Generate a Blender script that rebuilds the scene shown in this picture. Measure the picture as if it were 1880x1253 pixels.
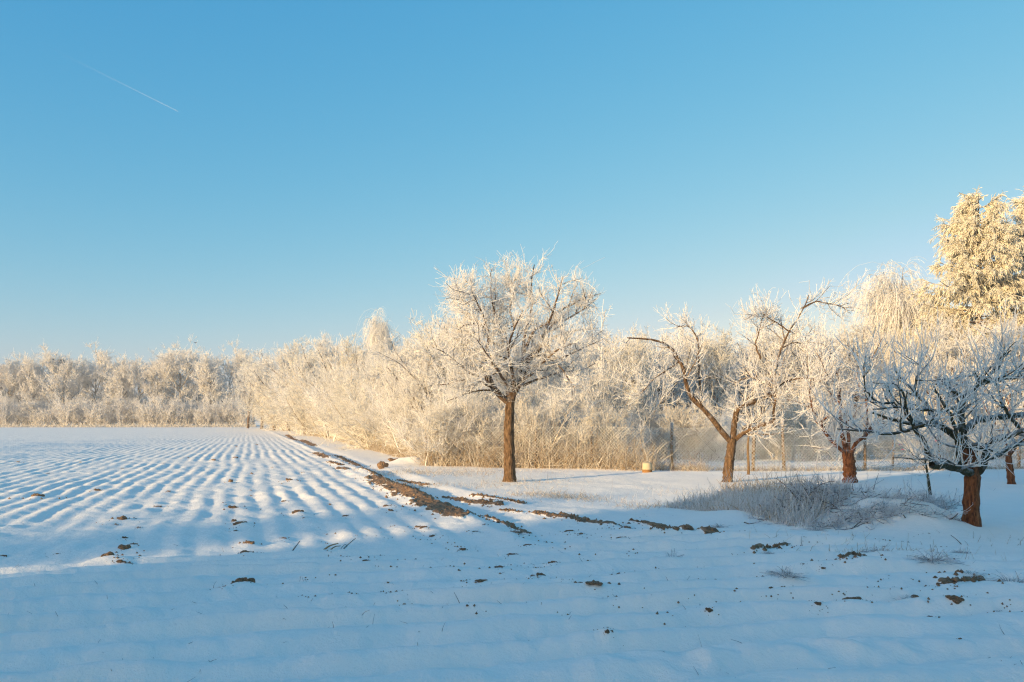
import bpy, bmesh, math
import numpy as np
from mathutils import Vector

for o in list(bpy.data.objects):
    bpy.data.objects.remove(o)
SC = bpy.context.scene
COL = SC.collection
R = math.radians

# ---------------------------------------------------------------- camera, world, sun, exposure
EYE, FPX, HOR, CX = 1.65, 1462.0, 773.0, 940.0      # eye height, focal length and horizon in photo pixels
cam_d = bpy.data.cameras.new("camera")
cam = bpy.data.objects.new("camera", cam_d)
COL.objects.link(cam)
cam.location = (0, 0, EYE)
cam.rotation_euler = (R(90), 0, 0)
cam_d.sensor_width = 36.0
cam_d.lens = 36.0 * FPX / 1880.0
cam_d.shift_y = (HOR - 626.5) / 1880.0
cam_d.clip_start = 0.1
cam_d.clip_end = 30000.0
SC.camera = cam

SUN_EL = 9.0
SUN_AZ = 227.5                     # degrees clockwise from the view direction (+Y): behind, to the left
sd = Vector((math.sin(R(SUN_AZ)) * math.cos(R(SUN_EL)), math.cos(R(SUN_AZ)) * math.cos(R(SUN_EL)), math.sin(R(SUN_EL))))
sun_d = bpy.data.lights.new("sun", "SUN")
sun_d.energy = 4.1
sun_d.angle = R(0.8)
sun_d.color = (1.0, 0.70, 0.36)
sun = bpy.data.objects.new("sun", sun_d)
COL.objects.link(sun)
sun.rotation_euler = sd.to_track_quat('Z', 'Y').to_euler()
sun.location = (-20, -20, 20)

world = bpy.data.worlds.new("World")
SC.world = world
world.use_nodes = True
wn, wl = world.node_tree.nodes, world.node_tree.links
wn.clear()
w_out = wn.new("ShaderNodeOutputWorld")
w_bg = wn.new("ShaderNodeBackground")
w_sky = wn.new("ShaderNodeTexSky")
w_sky.sky_type = 'NISHITA'
w_sky.sun_disc = False
w_sky.sun_elevation = R(SUN_EL)
w_sky.sun_rotation = R(SUN_AZ)
w_sky.air_density = 1.0
w_sky.dust_density = 1.0
w_sky.ozone_density = 1.6
w_mul = wn.new("ShaderNodeMix")
w_mul.data_type = 'RGBA'
w_mul.blend_type = 'MULTIPLY'
w_mul.inputs[0].default_value = 1.0
w_mul.inputs[7].default_value = (0.80, 1.05, 1.0, 1)
wl.new(w_sky.outputs[0], w_mul.inputs[6])
# camera-like colour response of the sky: each channel gain * value ** power
w_sep = wn.new("ShaderNodeSeparateColor")
w_com = wn.new("ShaderNodeCombineColor")
wl.new(w_mul.outputs[2], w_sep.inputs[0])
for ch, (gain, power) in enumerate([(1.55, 1.60), (0.72, 0.66), (0.77, 0.30)]):
    a_ = wn.new("ShaderNodeMath"); a_.operation = 'MULTIPLY'; a_.inputs[1].default_value = 0.226
    b_ = wn.new("ShaderNodeMath"); b_.operation = 'POWER'; b_.inputs[1].default_value = power
    c_ = wn.new("ShaderNodeMath"); c_.operation = 'MULTIPLY'; c_.inputs[1].default_value = gain / 0.226
    wl.new(w_sep.outputs[ch], a_.inputs[0]); g_ = wn.new('ShaderNodeMath'); g_.operation = 'MINIMUM'; g_.inputs[1].default_value = 1.0
    wl.new(a_.outputs[0], g_.inputs[0]); wl.new(g_.outputs[0], b_.inputs[0]); wl.new(b_.outputs[0], c_.inputs[0])
    d_ = wn.new("ShaderNodeMath"); d_.operation = 'SUBTRACT'; d_.inputs[1].default_value = 1.0       # the bright glow round the sun stays bright
    e_ = wn.new("ShaderNodeMath"); e_.operation = 'MAXIMUM'; e_.inputs[1].default_value = 0.0
    f_ = wn.new("ShaderNodeMath"); f_.operation = 'MULTIPLY_ADD'; f_.inputs[1].default_value = 0.9 / 0.226
    wl.new(a_.outputs[0], d_.inputs[0]); wl.new(d_.outputs[0], e_.inputs[0]); wl.new(e_.outputs[0], f_.inputs[0]); wl.new(c_.outputs[0], f_.inputs[2]); wl.new(f_.outputs[0], w_com.inputs[ch])
wl.new(w_com.outputs[0], w_bg.inputs[0])
w_bg.inputs[1].default_value = 0.138
wl.new(w_bg.outputs[0], w_out.inputs[0])

SC.view_settings.view_transform = 'Standard'
SC.view_settings.look = 'None'
SC.view_settings.exposure = 0.8
SC.view_settings.gamma = 1.0
SC.render.engine = 'CYCLES'
HAZE = 0.0006
SC.cycles.volume_bounces = 0
SC.cycles.max_bounces = 6
SC.cycles.diffuse_bounces = 4
SC.cycles.transparent_max_bounces = 8
SC.cycles.use_denoising = True
SC.cycles.denoiser = 'OPENIMAGEDENOISE'
SC.cycles.denoising_input_passes = 'RGB_ALBEDO_NORMAL'
SC.cycles.denoising_prefilter = 'NONE'
SC.cycles.use_adaptive_sampling = False
SC.cycles.filter_width = 1.2


# ---------------------------------------------------------------- helpers
def smooth(a, b, x):
    t = np.clip((x - a) / (b - a), 0, 1)
    return t * t * (3 - 2 * t)


def _hash(ix, iy, seed):
    h = (ix.astype(np.int64) * 374761393 + iy.astype(np.int64) * 668265263 + seed * 1442695041) & 0xFFFFFFFF
    h = ((h ^ (h >> 13)) * 1274126177) & 0xFFFFFFFF
    h = h ^ (h >> 16)
    return (h & 0xFFFFFF) / float(0xFFFFFF)


def vnoise(x, y, seed=0):
    """smooth value noise in -1..1"""
    x = np.asarray(x, float); y = np.asarray(y, float)
    ix = np.floor(x); iy = np.floor(y)
    fx = x - ix; fy = y - iy
    fx = fx * fx * fx * (fx * (fx * 6 - 15) + 10); fy = fy * fy * fy * (fy * (fy * 6 - 15) + 10)
    a = _hash(ix, iy, seed); b = _hash(ix + 1, iy, seed); c = _hash(ix, iy + 1, seed); d = _hash(ix + 1, iy + 1, seed)
    return ((a * (1 - fx) + b * fx) * (1 - fy) + (c * (1 - fx) + d * fx) * fy) * 2 - 1


def fbm(x, y, seed=0, octs=3):
    s = 0; a = 1.0; t = 0
    for k in range(octs):
        s = s + a * vnoise(x * 2 ** k + 17.3 * k, y * 2 ** k - 9.1 * k, seed + k * 7); t += a; a *= 0.5
    return s / t


def gp(px, py):
    """ground point seen at a photo pixel on level ground"""
    d = FPX * EYE / (py - HOR)
    return ((px - CX) / FPX * d, d)


def pt(px, py, d):
    """point at distance d in front of the lens plane seen at a photo pixel"""
    return ((px - CX) / FPX * d, d, EYE + (HOR - py) / FPX * d)


# ---------------------------------------------------------------- the lie of the land
DX, DY = -0.316, 0.949             # direction of the plough rows
E0 = gp(850, 953)                  # the field's edge ridge passes here

STRIPS = [   # bare soil along the field's edge: photo pixels and width in metres
    ([(690, 881), (740, 905), (800, 932), (848, 952)], .29), ([(735, 881), (785, 890)], .13),
    ([(822, 911), (870, 921), (915, 931)], .10), ([(868, 912), (958, 929)], .07), ([(985, 943), (1040, 950), (1118, 965)], .13),
    ([(892, 950), (966, 970)], .11), ([(1160, 958), (1230, 969), (1320, 988)], .085), ([(1197, 986), (1255, 980)], .06),
    ([(619, 837), (657, 856)], .16), ([(553, 808), (576, 818)], .22), ([(668, 865), (693, 877)], .14), ([(527, 799), (541, 808)], .22),
    ([(576, 834), (599, 843)], .14), ([(604, 850), (624, 856)], .10), ([(617, 861), (637, 864)], .14),
    ([(920, 937), (955, 941)], .05), ([(1734, 1090), (1770, 1082), (1805, 1072)], .07), ([(1545, 1052), (1585, 1043)], .05), ([(1382, 1019), (1445, 1007)], .045),
]
STRIPS_W = [([gp(*p) for p in pl], w) for pl, w in STRIPS]


def strip_field(x, y):
    """0..1 how much bare soil shows"""
    m = np.zeros_like(x)
    for pl, w in STRIPS_W:
        xs = [p[0] for p in pl]; ys = [p[1] for p in pl]
        sel = np.where((x > min(xs) - 1) & (x < max(xs) + 1) & (y > min(ys) - 1) & (y < max(ys) + 1))
        if not len(sel[0]):
            continue
        X = x[sel]; Y = y[sel]
        best = np.full_like(X, 9.0)
        for (ax, ay), (bx, by) in zip(pl[:-1], pl[1:]):
            vx, vy = bx - ax, by - ay
            t = np.clip(((X - ax) * vx + (Y - ay) * vy) / (vx * vx + vy * vy), 0, 1)
            best = np.minimum(best, np.hypot(X - ax - t * vx, Y - ay - t * vy))
        nz = 0.5 * vnoise(X * 1.6, Y * 1.1, 7) + 0.6 * vnoise(X * 4.5, Y * 3, 5) + 0.5 * vnoise(X * 11, Y * 8, 6)
        v = smooth(1.15, 0.75, best / w + nz * 0.75)
        m[sel] = np.maximum(m[sel], v)
    return m


def height(x, y, soil=None):
    x = np.atleast_1d(np.asarray(x, float)); y = np.atleast_1d(np.asarray(y, float))
    d = np.hypot(x, y)
    u = (x - E0[0]) * DY - (y - E0[1]) * DX           # distance right of the field's edge
    v = (x - E0[0]) * DX + (y - E0[1]) * DY
    near = smooth(60, 25, d)
    hb = y - (10.0 + 0.22 * x) + 0.35 * vnoise(x * 0.5, y * 0.2, 41)
    field = smooth(0.55, 0.05, u)
    mrow = smooth(-0.3, 1.6, hb) * field
    # rows running away from the camera
    ph = u / 0.43 + 0.30 * vnoise(u * 0.22, v * 0.12, 1) + 0.12 * vnoise(u * 0.9, v * 0.30, 2) + 0.08 * vnoise(u * 2.4, v * 1.5, 3)
    prof = 0.5 + 0.5 * np.cos(2 * np.pi * ph)
    amp = 0.030 * (0.85 + 0.55 * vnoise(u * 0.5 + v * 0.24, v * 0.23 - u * 0.31, 4) + 0.5 * vnoise(u * 1.7 + v * .5, v * 1.1 - u * .6, 8))
    far_fade = 0.45 + 0.55 * smooth(170, 40, d)
    amp = amp * (0.55 + 0.45 * smooth(1.5, 9, hb))
    h = mrow * amp * (prof ** 0.8) * far_fade
    h = h + mrow * 0.022 * vnoise(u * 0.8 + v * 0.3, v * 0.7 - u * 0.2, 16) * smooth(14, 2, hb)
    h = h + mrow * (0.018 * vnoise(u * 1.1, v * 0.7, 9) + 0.014 * vnoise(u * 3.0, v * 2.2, 10) + 0.007 * vnoise(u * 6.3, v * 5.0, 15) + 0.003 * vnoise(u * 9, v * 8, 14)) * (0.3 + 0.7 * near)
    # low edge ridge and furrow beside it
    er = smooth(-0.3, 1.0, hb)
    h = h + er * 0.07 * np.exp(-(u / 0.30) ** 2) * (0.8 + 0.5 * vnoise(v * 0.8, u, 12)) - er * 0.05 * np.exp(-((u - 0.75) / 0.3) ** 2) * smooth(120, 60, d)
    h = h + er * 0.05 * np.exp(-((u - 1.35) / 0.25) ** 2) * (0.6 + 0.6 * vnoise(v * 0.7, u, 13)) * smooth(30, 24, d) * smooth(13.5, 15, y)
    # headland furrows running across
    e2 = x + 0.5 * (y - 11.4) - 2.9
    right_lim = np.maximum(smooth(2.6, 0.3, e2), 0.0)
    mh = smooth(1.0, -0.8, hb - 1.2 * smooth(-1.5, 2.5, x)) * right_lim
    q = (y - 0.21 * x + 0.012 * x * x) / 0.60 + 0.24 * vnoise(x * 0.33, y * 0.5, 21) + 0.10 * vnoise(x * 0.9, y * 0.8, 22) + 0.03 * vnoise(x * 2.4, y, 23)
    f = q - np.floor(q)
    sp = np.where(f < 0.34, smooth(0.0, 0.34, f), 1 - ((f - 0.34) / 0.66) ** 1.6)
    ha = 0.115 * (0.9 + 0.35 * vnoise(x * 0.45, q * 0.9, 24) + 0.25 * vnoise(x * 1.2, q * 1.3, 25))
    h = h + mh * (ha * sp + 0.024 * vnoise(x * 1.3, y * 1.6, 26) + 0.016 * vnoise(x * 3.4, y * 4.0, 27) + 0.009 * vnoise(x * 10, y * 11, 28))
    # meadow between field and fence
    mm = smooth(0.3, 2.0, u) * (1 - mh) * smooth(2, 6, y)
    h = h + mm * near * (0.035 * vnoise(x * 0.35, y * 0.35, 31) + 0.014 * vnoise(x * 1.3, y * 1.1, 32) + 0.007 * vnoise(x * 3.5, y * 3.2, 33) + 0.0035 * vnoise(x * 9, y * 9, 34))
    # plough waste: low swells between field edge and meadow
    sw = np.exp(-((u - 1.6) / 1.5) ** 2) * smooth(20, 13, y) * smooth(9, 11, y)
    h = h + sw * (0.05 * vnoise(u * 1.6, v * 0.5, 35) + 0.02 * vnoise(u * 3, v * 2, 36))
    # snowy heap beside the nearest apple tree
    gx, gy = (x - 5.95), (y - 12.85)
    rr = (gx / 1.10) ** 2 + (gy / 0.95) ** 2
    h = h + 0.50 * np.exp(-rr ** 1.25) * (1 + 0.16 * vnoise(x * 2.2, y * 2.2, 37) + 0.07 * vnoise(x * 6, y * 6, 38))
    h = h + 0.14 * np.exp(-((x - 3.9) / 1.2) ** 2 - ((y - 13.4) / 0.7) ** 2)
    # snow bank at the end of the fence
    bx, by = gp(752, 853)
    h = h + 0.30 * np.exp(-((x - bx) / 0.75) ** 2 - ((y - by - .3) / 0.6) ** 2) * (1 + .2 * vnoise(x * 3, y * 3, 39))
    # footprints bottom right
    for fx, fy in FEET:
        ex, ey = x - fx, y - fy
        k = (ex / 0.15) ** 2 + (ey / 0.085) ** 2
        h = h - 0.035 * np.exp(-k ** 1.6) + 0.008 * np.exp(-(np.sqrt(k) - 1.5) ** 2 / 0.15)
    h = h + 0.02 * vnoise(x * 0.08, y * 0.08, 51) * near
    h = h + smooth(60, 400, d) * 0.0
    if soil is not None:
        h = h + soil * (0.030 + 0.022 * vnoise(x * 9, y * 9, 61) + 0.018 * vnoise(x * 22, y * 22, 62))
    return h


FEET = [gp(*p) for p in [(1165, 1236), (1250, 1240), (1245, 1226), (1278, 1220), (1330, 1220), (1470, 1214), (1530, 1203), (1522, 1220), (1597, 1207), (1675, 1203)]]


def gz(x, y):
    return float(height(np.array([x]), np.array([y]))[0])


# ---------------------------------------------------------------- materials
def new_mat(name):
    m = bpy.data.materials.new(name)
    m.use_nodes = True
    n = m.node_tree.nodes
    n.clear()
    out = n.new("ShaderNodeOutputMaterial")
    b = n.new("ShaderNodeBsdfPrincipled")
    m.node_tree.links.new(b.outputs[0], out.inputs[0])
    b.inputs["Roughness"].default_value = 0.9
    b.inputs["Specular IOR Level"].default_value = 0.15
    return m, n, m.node_tree.links, b


def ramp(n, l, src, stops):
    r = n.new("ShaderNodeValToRGB")
    while len(r.color_ramp.elements) < len(stops):
        r.color_ramp.elements.new(0.5)
    for e, (p, c) in zip(r.color_ramp.elements, stops):
        e.position = p
        e.color = (*c, 1)
    l.new(src, r.inputs[0])
    return r.outputs[0]


def noise_tex(n, l, scale, detail=4, coord='Object', rough=0.6):
    tc = n.new("ShaderNodeTexCoord")
    t = n.new("ShaderNodeTexNoise")
    t.inputs["Scale"].default_value = scale
    t.inputs["Detail"].default_value = detail
    t.inputs["Roughness"].default_value = rough
    l.new(tc.outputs[coord], t.inputs["Vector"])
    return t.outputs["Fac"]


def math_node(n, l, op, a, b=None, clamp=False):
    m = n.new("ShaderNodeMath")
    m.operation = op
    m.use_clamp = clamp
    for i, v in enumerate((a, b)):
        if v is None:
            continue
        if isinstance(v, (int, float)):
            m.inputs[i].default_value = v
        else:
            l.new(v, m.inputs[i])
    return m.outputs[0]


def mix_rgb(n, l, fac, a, b, mode='MIX'):
    m = n.new("ShaderNodeMix")
    m.data_type = 'RGBA'
    m.blend_type = mode
    for i, v in ((0, fac), (6, a), (7, b)):
        if isinstance(v, (int, float)):
            m.inputs[i].default_value = v
        elif isinstance(v, tuple):
            m.inputs[i].default_value = (*v, 1)
        else:
            l.new(v, m.inputs[i])
    return m.outputs[2]


def frost_mat(name, bark_a, bark_b, frost_c, scale=8.0, up=0.45, bump=0.0):
    """bark or twig covered in hoar frost; the mesh attribute 'frost' (0..1) says how thickly"""
    m, n, l, b = new_mat(name)
    at = n.new("ShaderNodeAttribute"); at.attribute_name = "frost"
    geo = n.new("ShaderNodeNewGeometry")
    sep = n.new("ShaderNodeSeparateXYZ")
    l.new(geo.outputs["Normal"], sep.inputs[0])
    nz = math_node(n, l, 'MULTIPLY', math_node(n, l, 'MAXIMUM', sep.outputs[2], 0.0), up)
    n1 = noise_tex(n, l, scale, 3)
    n2 = noise_tex(n, l, scale * 3.1, 2)
    f = math_node(n, l, 'ADD', at.outputs["Fac"], nz)
    f = math_node(n, l, 'ADD', f, math_node(n, l, 'MULTIPLY', math_node(n, l, 'SUBTRACT', n1, 0.5), 0.9))
    f = math_node(n, l, 'SUBTRACT', math_node(n, l, 'MULTIPLY', f, 1.7), 0.35, clamp=True)
    if bump:
        tcb = n.new("ShaderNodeTexCoord")
        mpb = n.new("ShaderNodeMapping")
        mpb.inputs["Scale"].default_value = (1, 1, 0.22)
        nb = n.new("ShaderNodeTexNoise")
        nb.inputs["Scale"].default_value = 26
        nb.inputs["Detail"].default_value = 5
        nb.inputs["Roughness"].default_value = 0.7
        l.new(tcb.outputs["Object"], mpb.inputs[0]); l.new(mpb.outputs[0], nb.inputs["Vector"])
        n2 = math_node(n, l, 'MULTIPLY', math_node(n, l, 'SUBTRACT', nb.outputs["Fac"], 0.36), 3.4, clamp=True)
    bark = mix_rgb(n, l, n2, bark_a, bark_b)
    col = mix_rgb(n, l, f, bark, frost_c)
    l.new(col, b.inputs["Base Color"])
    if bump:
        bp = n.new("ShaderNodeBump")
        bp.inputs["Strength"].default_value = bump
        bp.inputs["Distance"].default_value = 0.02
        tc = n.new("ShaderNodeTexCoord")
        mp = n.new("ShaderNodeMapping")
        mp.inputs["Scale"].default_value = (1, 1, 0.3)
        vor = n.new("ShaderNodeTexVoronoi")
        vor.inputs["Scale"].default_value = 38
        l.new(tc.outputs["Object"], mp.inputs[0]); l.new(mp.outputs[0], vor.inputs["Vector"])
        l.new(math_node(n, l, 'ADD', vor.outputs["Distance"], n2), bp.inputs["Height"])
        l.new(bp.outputs[0], b.inputs["Normal"])
    return m


FROST = (0.84, 0.81, 0.76)
M_TWIG = frost_mat("frosted_twigs", (0.16, 0.10, 0.05), (0.30, 0.20, 0.10), FROST, 6, 0.35)
M_TWIG_GOLD = frost_mat("frosted_golden_twigs", (0.30, 0.20, 0.10), (0.46, 0.33, 0.19), (0.82, 0.77, 0.67), 6, 0.35)
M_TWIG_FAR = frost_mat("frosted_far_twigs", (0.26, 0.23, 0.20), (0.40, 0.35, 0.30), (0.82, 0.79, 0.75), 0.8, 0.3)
M_BARK = frost_mat("grey_brown_bark", (0.045, 0.027, 0.015), (0.27, 0.165, 0.088), (0.74, 0.74, 0.74), 7, 0.28, 0.8)
M_BARK_RED = frost_mat("red_brown_bark", (0.065, 0.026, 0.014), (0.34, 0.135, 0.055), (0.72, 0.72, 0.72), 7, 0.2, 0.8)
M_BARK_DARK = frost_mat("dark_lichen_bark", (0.045, 0.040, 0.022), (0.11, 0.10, 0.055), (0.66, 0.70, 0.74), 9, 0.40, 0.8)
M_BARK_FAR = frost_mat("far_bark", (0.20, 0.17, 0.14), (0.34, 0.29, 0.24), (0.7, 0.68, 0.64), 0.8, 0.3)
M_NEEDLE = frost_mat("frosted_spruce_needles", (0.05, 0.07, 0.03), (0.13, 0.13, 0.06), (0.84, 0.77, 0.61), 2.2, 0.35)
M_REED = frost_mat("frosted_dry_stems", (0.26, 0.16, 0.075), (0.42, 0.29, 0.15), (0.78, 0.72, 0.62), 5, 0.2)
M_GRASS = frost_mat("frosted_grass_blades", (0.30, 0.20, 0.09), (0.42, 0.32, 0.18), (0.82, 0.81, 0.79), 9, 0.2)
M_BRUSH = frost_mat("frosted_brushwood", (0.06, 0.045, 0.035), (0.16, 0.12, 0.09), (0.80, 0.80, 0.80), 9, 0.3)
M_WIRE = frost_mat("frosted_wire", (0.25, 0.23, 0.20), (0.35, 0.32, 0.28), (0.80, 0.78, 0.73), 3, 0.2)
M_WOOD = frost_mat("weathered_post_wood", (0.14, 0.085, 0.04), (0.26, 0.165, 0.08), (0.75, 0.74, 0.72), 8, 0.5, 0.5)


def soil_colour(n, l):
    a = noise_tex(n, l, 14, 5)
    return ramp(n, l, a, [(0.25, (0.10, 0.060, 0.033)), (0.5, (0.27, 0.165, 0.092)), (0.75, (0.44, 0.30, 0.185))])


def ground_mat():
    m, n, l, b = new_mat("snow_and_soil")
    s = n.new("ShaderNodeAttribute"); s.attribute_name = "soil"
    a = noise_tex(n, l, 1.2, 6)
    snow = ramp(n, l, a, [(0.3, (0.91, 0.86, 0.78)), (0.7, (0.95, 0.90, 0.82))])
    fine = noise_tex(n, l, 45, 4)
    f = math_node(n, l, 'ADD', s.outputs["Fac"], math_node(n, l, 'MULTIPLY', math_node(n, l, 'SUBTRACT', fine, 0.5), 1.0))
    f = math_node(n, l, 'MULTIPLY', math_node(n, l, 'SUBTRACT', f, 0.42), 6.0, clamp=True)
    f = math_node(n, l, 'MULTIPLY', f, math_node(n, l, 'GREATER_THAN', s.outputs["Fac"], 0.02))
    l.new(mix_rgb(n, l, f, snow, soil_colour(n, l)), b.inputs["Base Color"])
    b.inputs["Roughness"].default_value = 0.75
    b.inputs["Diffuse Roughness"].default_value = 0.12
    bp = n.new("ShaderNodeBump")
    bp.inputs["Strength"].default_value = 0.8
    bp.inputs["Distance"].default_value = 0.018
    hh = math_node(n, l, 'ADD', noise_tex(n, l, 16, 5, rough=0.65), math_node(n, l, 'MULTIPLY', f, noise_tex(n, l, 40, 4)))
    l.new(hh, bp.inputs["Height"])
    l.new(bp.outputs[0], b.inputs["Normal"])
    return m


def clod_mat():
    m, n, l, b = new_mat("bare_earth")
    geo = n.new("ShaderNodeNewGeometry")
    sep = n.new("ShaderNodeSeparateXYZ")
    l.new(geo.outputs["Normal"], sep.inputs[0])
    a = noise_tex(n, l, 9, 4)
    f = math_node(n, l, 'MULTIPLY', math_node(n, l, 'SUBTRACT', math_node(n, l, 'ADD', a, math_node(n, l, 'MULTIPLY', sep.outputs[2], 0.22)), 0.84), 7.0, clamp=True)
    l.new(mix_rgb(n, l, f, soil_colour(n, l), (0.78, 0.80, 0.83)), b.inputs["Base Color"])
    bp = n.new("ShaderNodeBump")
    bp.inputs["Distance"].default_value = 0.02
    l.new(noise_tex(n, l, 30, 5), bp.inputs["Height"])
    l.new(bp.outputs[0], b.inputs["Normal"])
    return m


def plain_mat(name, c1, c2, scale=8, rough=0.8):
    m, n, l, b = new_mat(name)
    l.new(mix_rgb(n, l, noise_tex(n, l, scale, 4), c1, c2), b.inputs["Base Color"])
    b.inputs["Roughness"].default_value = rough
    return m


M_GROUND = ground_mat()
M_CLOD = clod_mat()


# ---------------------------------------------------------------- tagging and meshes
def tag(o, label=None, cat=None, group=None, kind=None):
    if label: o["label"] = label
    if cat: o["category"] = cat
    if group: o["group"] = group
    if kind: o["kind"] = kind
    return o


def empty(name, loc, label=None, cat=None, group=None, rz=0.0):
    o = bpy.data.objects.new(name, None)
    o.empty_display_size = 0.2
    COL.objects.link(o)
    o.location = loc
    o.rotation_euler = (0, 0, rz)
    return tag(o, label, cat, group)


def copy_tree(o, parent=None):
    c = o.copy()
    COL.objects.link(c)
    c.parent = parent
    for ch in list(o.children):
        copy_tree(ch, c)
    return c


def raw_mesh(name, verts, quads, mat, frost=None, parent=None, smooth_sh=True, attr="frost", tris=None):
    me = bpy.data.meshes.new(name)
    nv = len(verts)
    q = np.asarray(quads, np.int32).reshape(-1, 4) if quads is not None else np.zeros((0, 4), np.int32)
    t = np.asarray(tris, np.int32).reshape(-1, 3) if tris is not None else np.zeros((0, 3), np.int32)
    me.vertices.add(nv)
    me.vertices.foreach_set("co", np.asarray(verts, np.float32).ravel())
    nl = q.size + t.size
    me.loops.add(nl)
    me.loops.foreach_set("vertex_index", np.concatenate([q.ravel(), t.ravel()]).astype(np.int32))
    npoly = len(q) + len(t)
    me.polygons.add(npoly)
    starts = np.concatenate([np.arange(len(q)) * 4, q.size + np.arange(len(t)) * 3]).astype(np.int32)
    me.polygons.foreach_set("loop_start", starts)
    if smooth_sh:
        me.polygons.foreach_set("use_smooth", np.ones(npoly, bool))
    if frost is not None:
        a = me.attributes.new(attr, 'FLOAT', 'POINT')
        a.data.foreach_set("value", np.asarray(frost, np.float32))
    me.materials.append(mat)
    me.update(calc_edges=True)
    me.validate()
    o = bpy.data.objects.new(name, me)
    COL.objects.link(o)
    o.parent = parent
    return o


def tubes(P, Rr, sides, rng, rough=0.0):
    """P (N,K,3), Rr (N,K) -> verts, quads"""
    N, K, _ = P.shape
    T = np.empty_like(P)
    T[:, 1:-1] = P[:, 2:] - P[:, :-2]
    T[:, 0] = P[:, 1] - P[:, 0]
    T[:, -1] = P[:, -1] - P[:, -2]
    T /= np.linalg.norm(T, axis=2, keepdims=True) + 1e-9
    mt = P[:, -1] - P[:, 0]
    mt /= np.linalg.norm(mt, axis=1, keepdims=True) + 1e-9
    ref = rng.normal(size=(N, 3))
    ref -= (ref * mt).sum(1, keepdims=True) * mt
    ref /= np.linalg.norm(ref, axis=1, keepdims=True) + 1e-9
    U = np.cross(T, np.repeat(ref[:, None], K, 1))
    U /= np.linalg.norm(U, axis=2, keepdims=True) + 1e-9
    W = np.cross(T, U)
    a = np.arange(sides) * 2 * np.pi / sides
    rad = np.repeat(Rr[:, :, None], sides, 2)
    if rough:
        lobes = 1 + 0.12 * np.sin(a * 3 + 1)[None, None] + 0.07 * np.sin(a * 5)[None, None]
        rad = rad * lobes * (1 + rough * rng.normal(size=rad.shape))
    V = P[:, :, None] + rad[..., None] * (np.cos(a)[None, None, :, None] * U[:, :, None] + np.sin(a)[None, None, :, None] * W[:, :, None])
    base = (np.arange(N) * K * sides)[:, None, None] + (np.arange(K - 1) * sides)[None, :, None]
    s0 = np.arange(sides)[None, None]
    s1 = (np.arange(sides) + 1) % sides
    s1 = s1[None, None]
    Q = np.stack([base + s0, base + s1, base + s1 + sides, base + s0 + sides], -1)
    return V.reshape(-1, 3), Q.reshape(-1, 4)


class Acc:
    """collects tubes, then makes them one mesh"""
    def __init__(self, seed=0):
        self.v = []; self.q = []; self.f = []; self.n = 0; self.rng = np.random.default_rng(seed + 900)

    def add(self, P, Rr, sides=3, frost=0.9, fsd=0.12, rough=0.0):
        if len(P) == 0:
            return
        V, Q = tubes(P, Rr, sides, self.rng, rough)
        self.v.append(V); self.q.append(Q + self.n); self.n += len(V)
        N, K = Rr.shape
        fr = np.asarray(frost, float)
        fr = np.full(N, float(fr)) if fr.ndim == 0 else fr
        fr = fr + fsd * self.rng.normal(size=N)
        self.f.append(np.repeat(fr, K * sides))

    def build(self, name, mat, parent=None):
        return raw_mesh(name, np.concatenate(self.v), np.concatenate(self.q), mat, np.concatenate(self.f), parent)


def nrm(v):
    return v / (np.linalg.norm(v, axis=-1, keepdims=True) + 1e-9)


def spawn(P, Rr, n, t0, t1, ang, angsd, ln, lnsd, K, wander, trop, rmax, rend, rng, fall=0.5, plane=None):
    """n children on every branch of (P, Rr)"""
    N, KP, _ = P.shape
    idx = np.repeat(np.arange(N), n)
    M = len(idx)
    t = rng.uniform(t0, t1, M)
    s = t * (KP - 1)
    i = np.minimum(s.astype(int), KP - 2)
    fr = (s - i)[:, None]
    pos = P[idx, i] * (1 - fr) + P[idx, i + 1] * fr
    tan = nrm(P[idx, i + 1] - P[idx, i])
    rad = Rr[idx, i] * (1 - fr[:, 0]) + Rr[idx, i + 1] * fr[:, 0]
    v = rng.normal(size=(M, 3))
    perp = nrm(v - (v * tan).sum(1, keepdims=True) * tan)
    a = rng.normal(ang, angsd, M)[:, None]
    d = nrm(np.cos(a) * tan + np.sin(a) * perp)
    L = ln * np.exp(rng.normal(0, lnsd, M)) * (1 - fall * t)
    out = np.empty((M, K, 3)); out[:, 0] = pos
    tr = np.array(trop, float)[None]
    for k in range(1, K):
        d = nrm(d + wander * rng.normal(size=(M, 3)) + tr / (K - 1))
        out[:, k] = out[:, k - 1] + d * (L / (K - 1))[:, None]
    r0 = np.minimum(rad * 0.75, rmax)
    w = np.linspace(0, 1, K)[None]
    rr = r0[:, None] * (1 - w) + np.minimum(rend, r0)[:, None] * w
    return out, rr


def poly(points, K):
    """resample a polyline (Catmull-Rom) to K points"""
    p = np.array(points, float)
    ext = np.vstack([2 * p[0] - p[1], p, 2 * p[-1] - p[-2]])
    seg = len(p) - 1
    ts = np.linspace(0, seg - 1e-6, K)
    i = ts.astype(int); f = (ts - i)[:, None]
    a, b, c, d = ext[i], ext[i + 1], ext[i + 2], ext[i + 3]
    return 0.5 * ((2 * b) + (-a + c) * f + (2 * a - 5 * b + 4 * c - d) * f ** 2 + (-a + 3 * b - 3 * c + d) * f ** 3)


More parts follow.
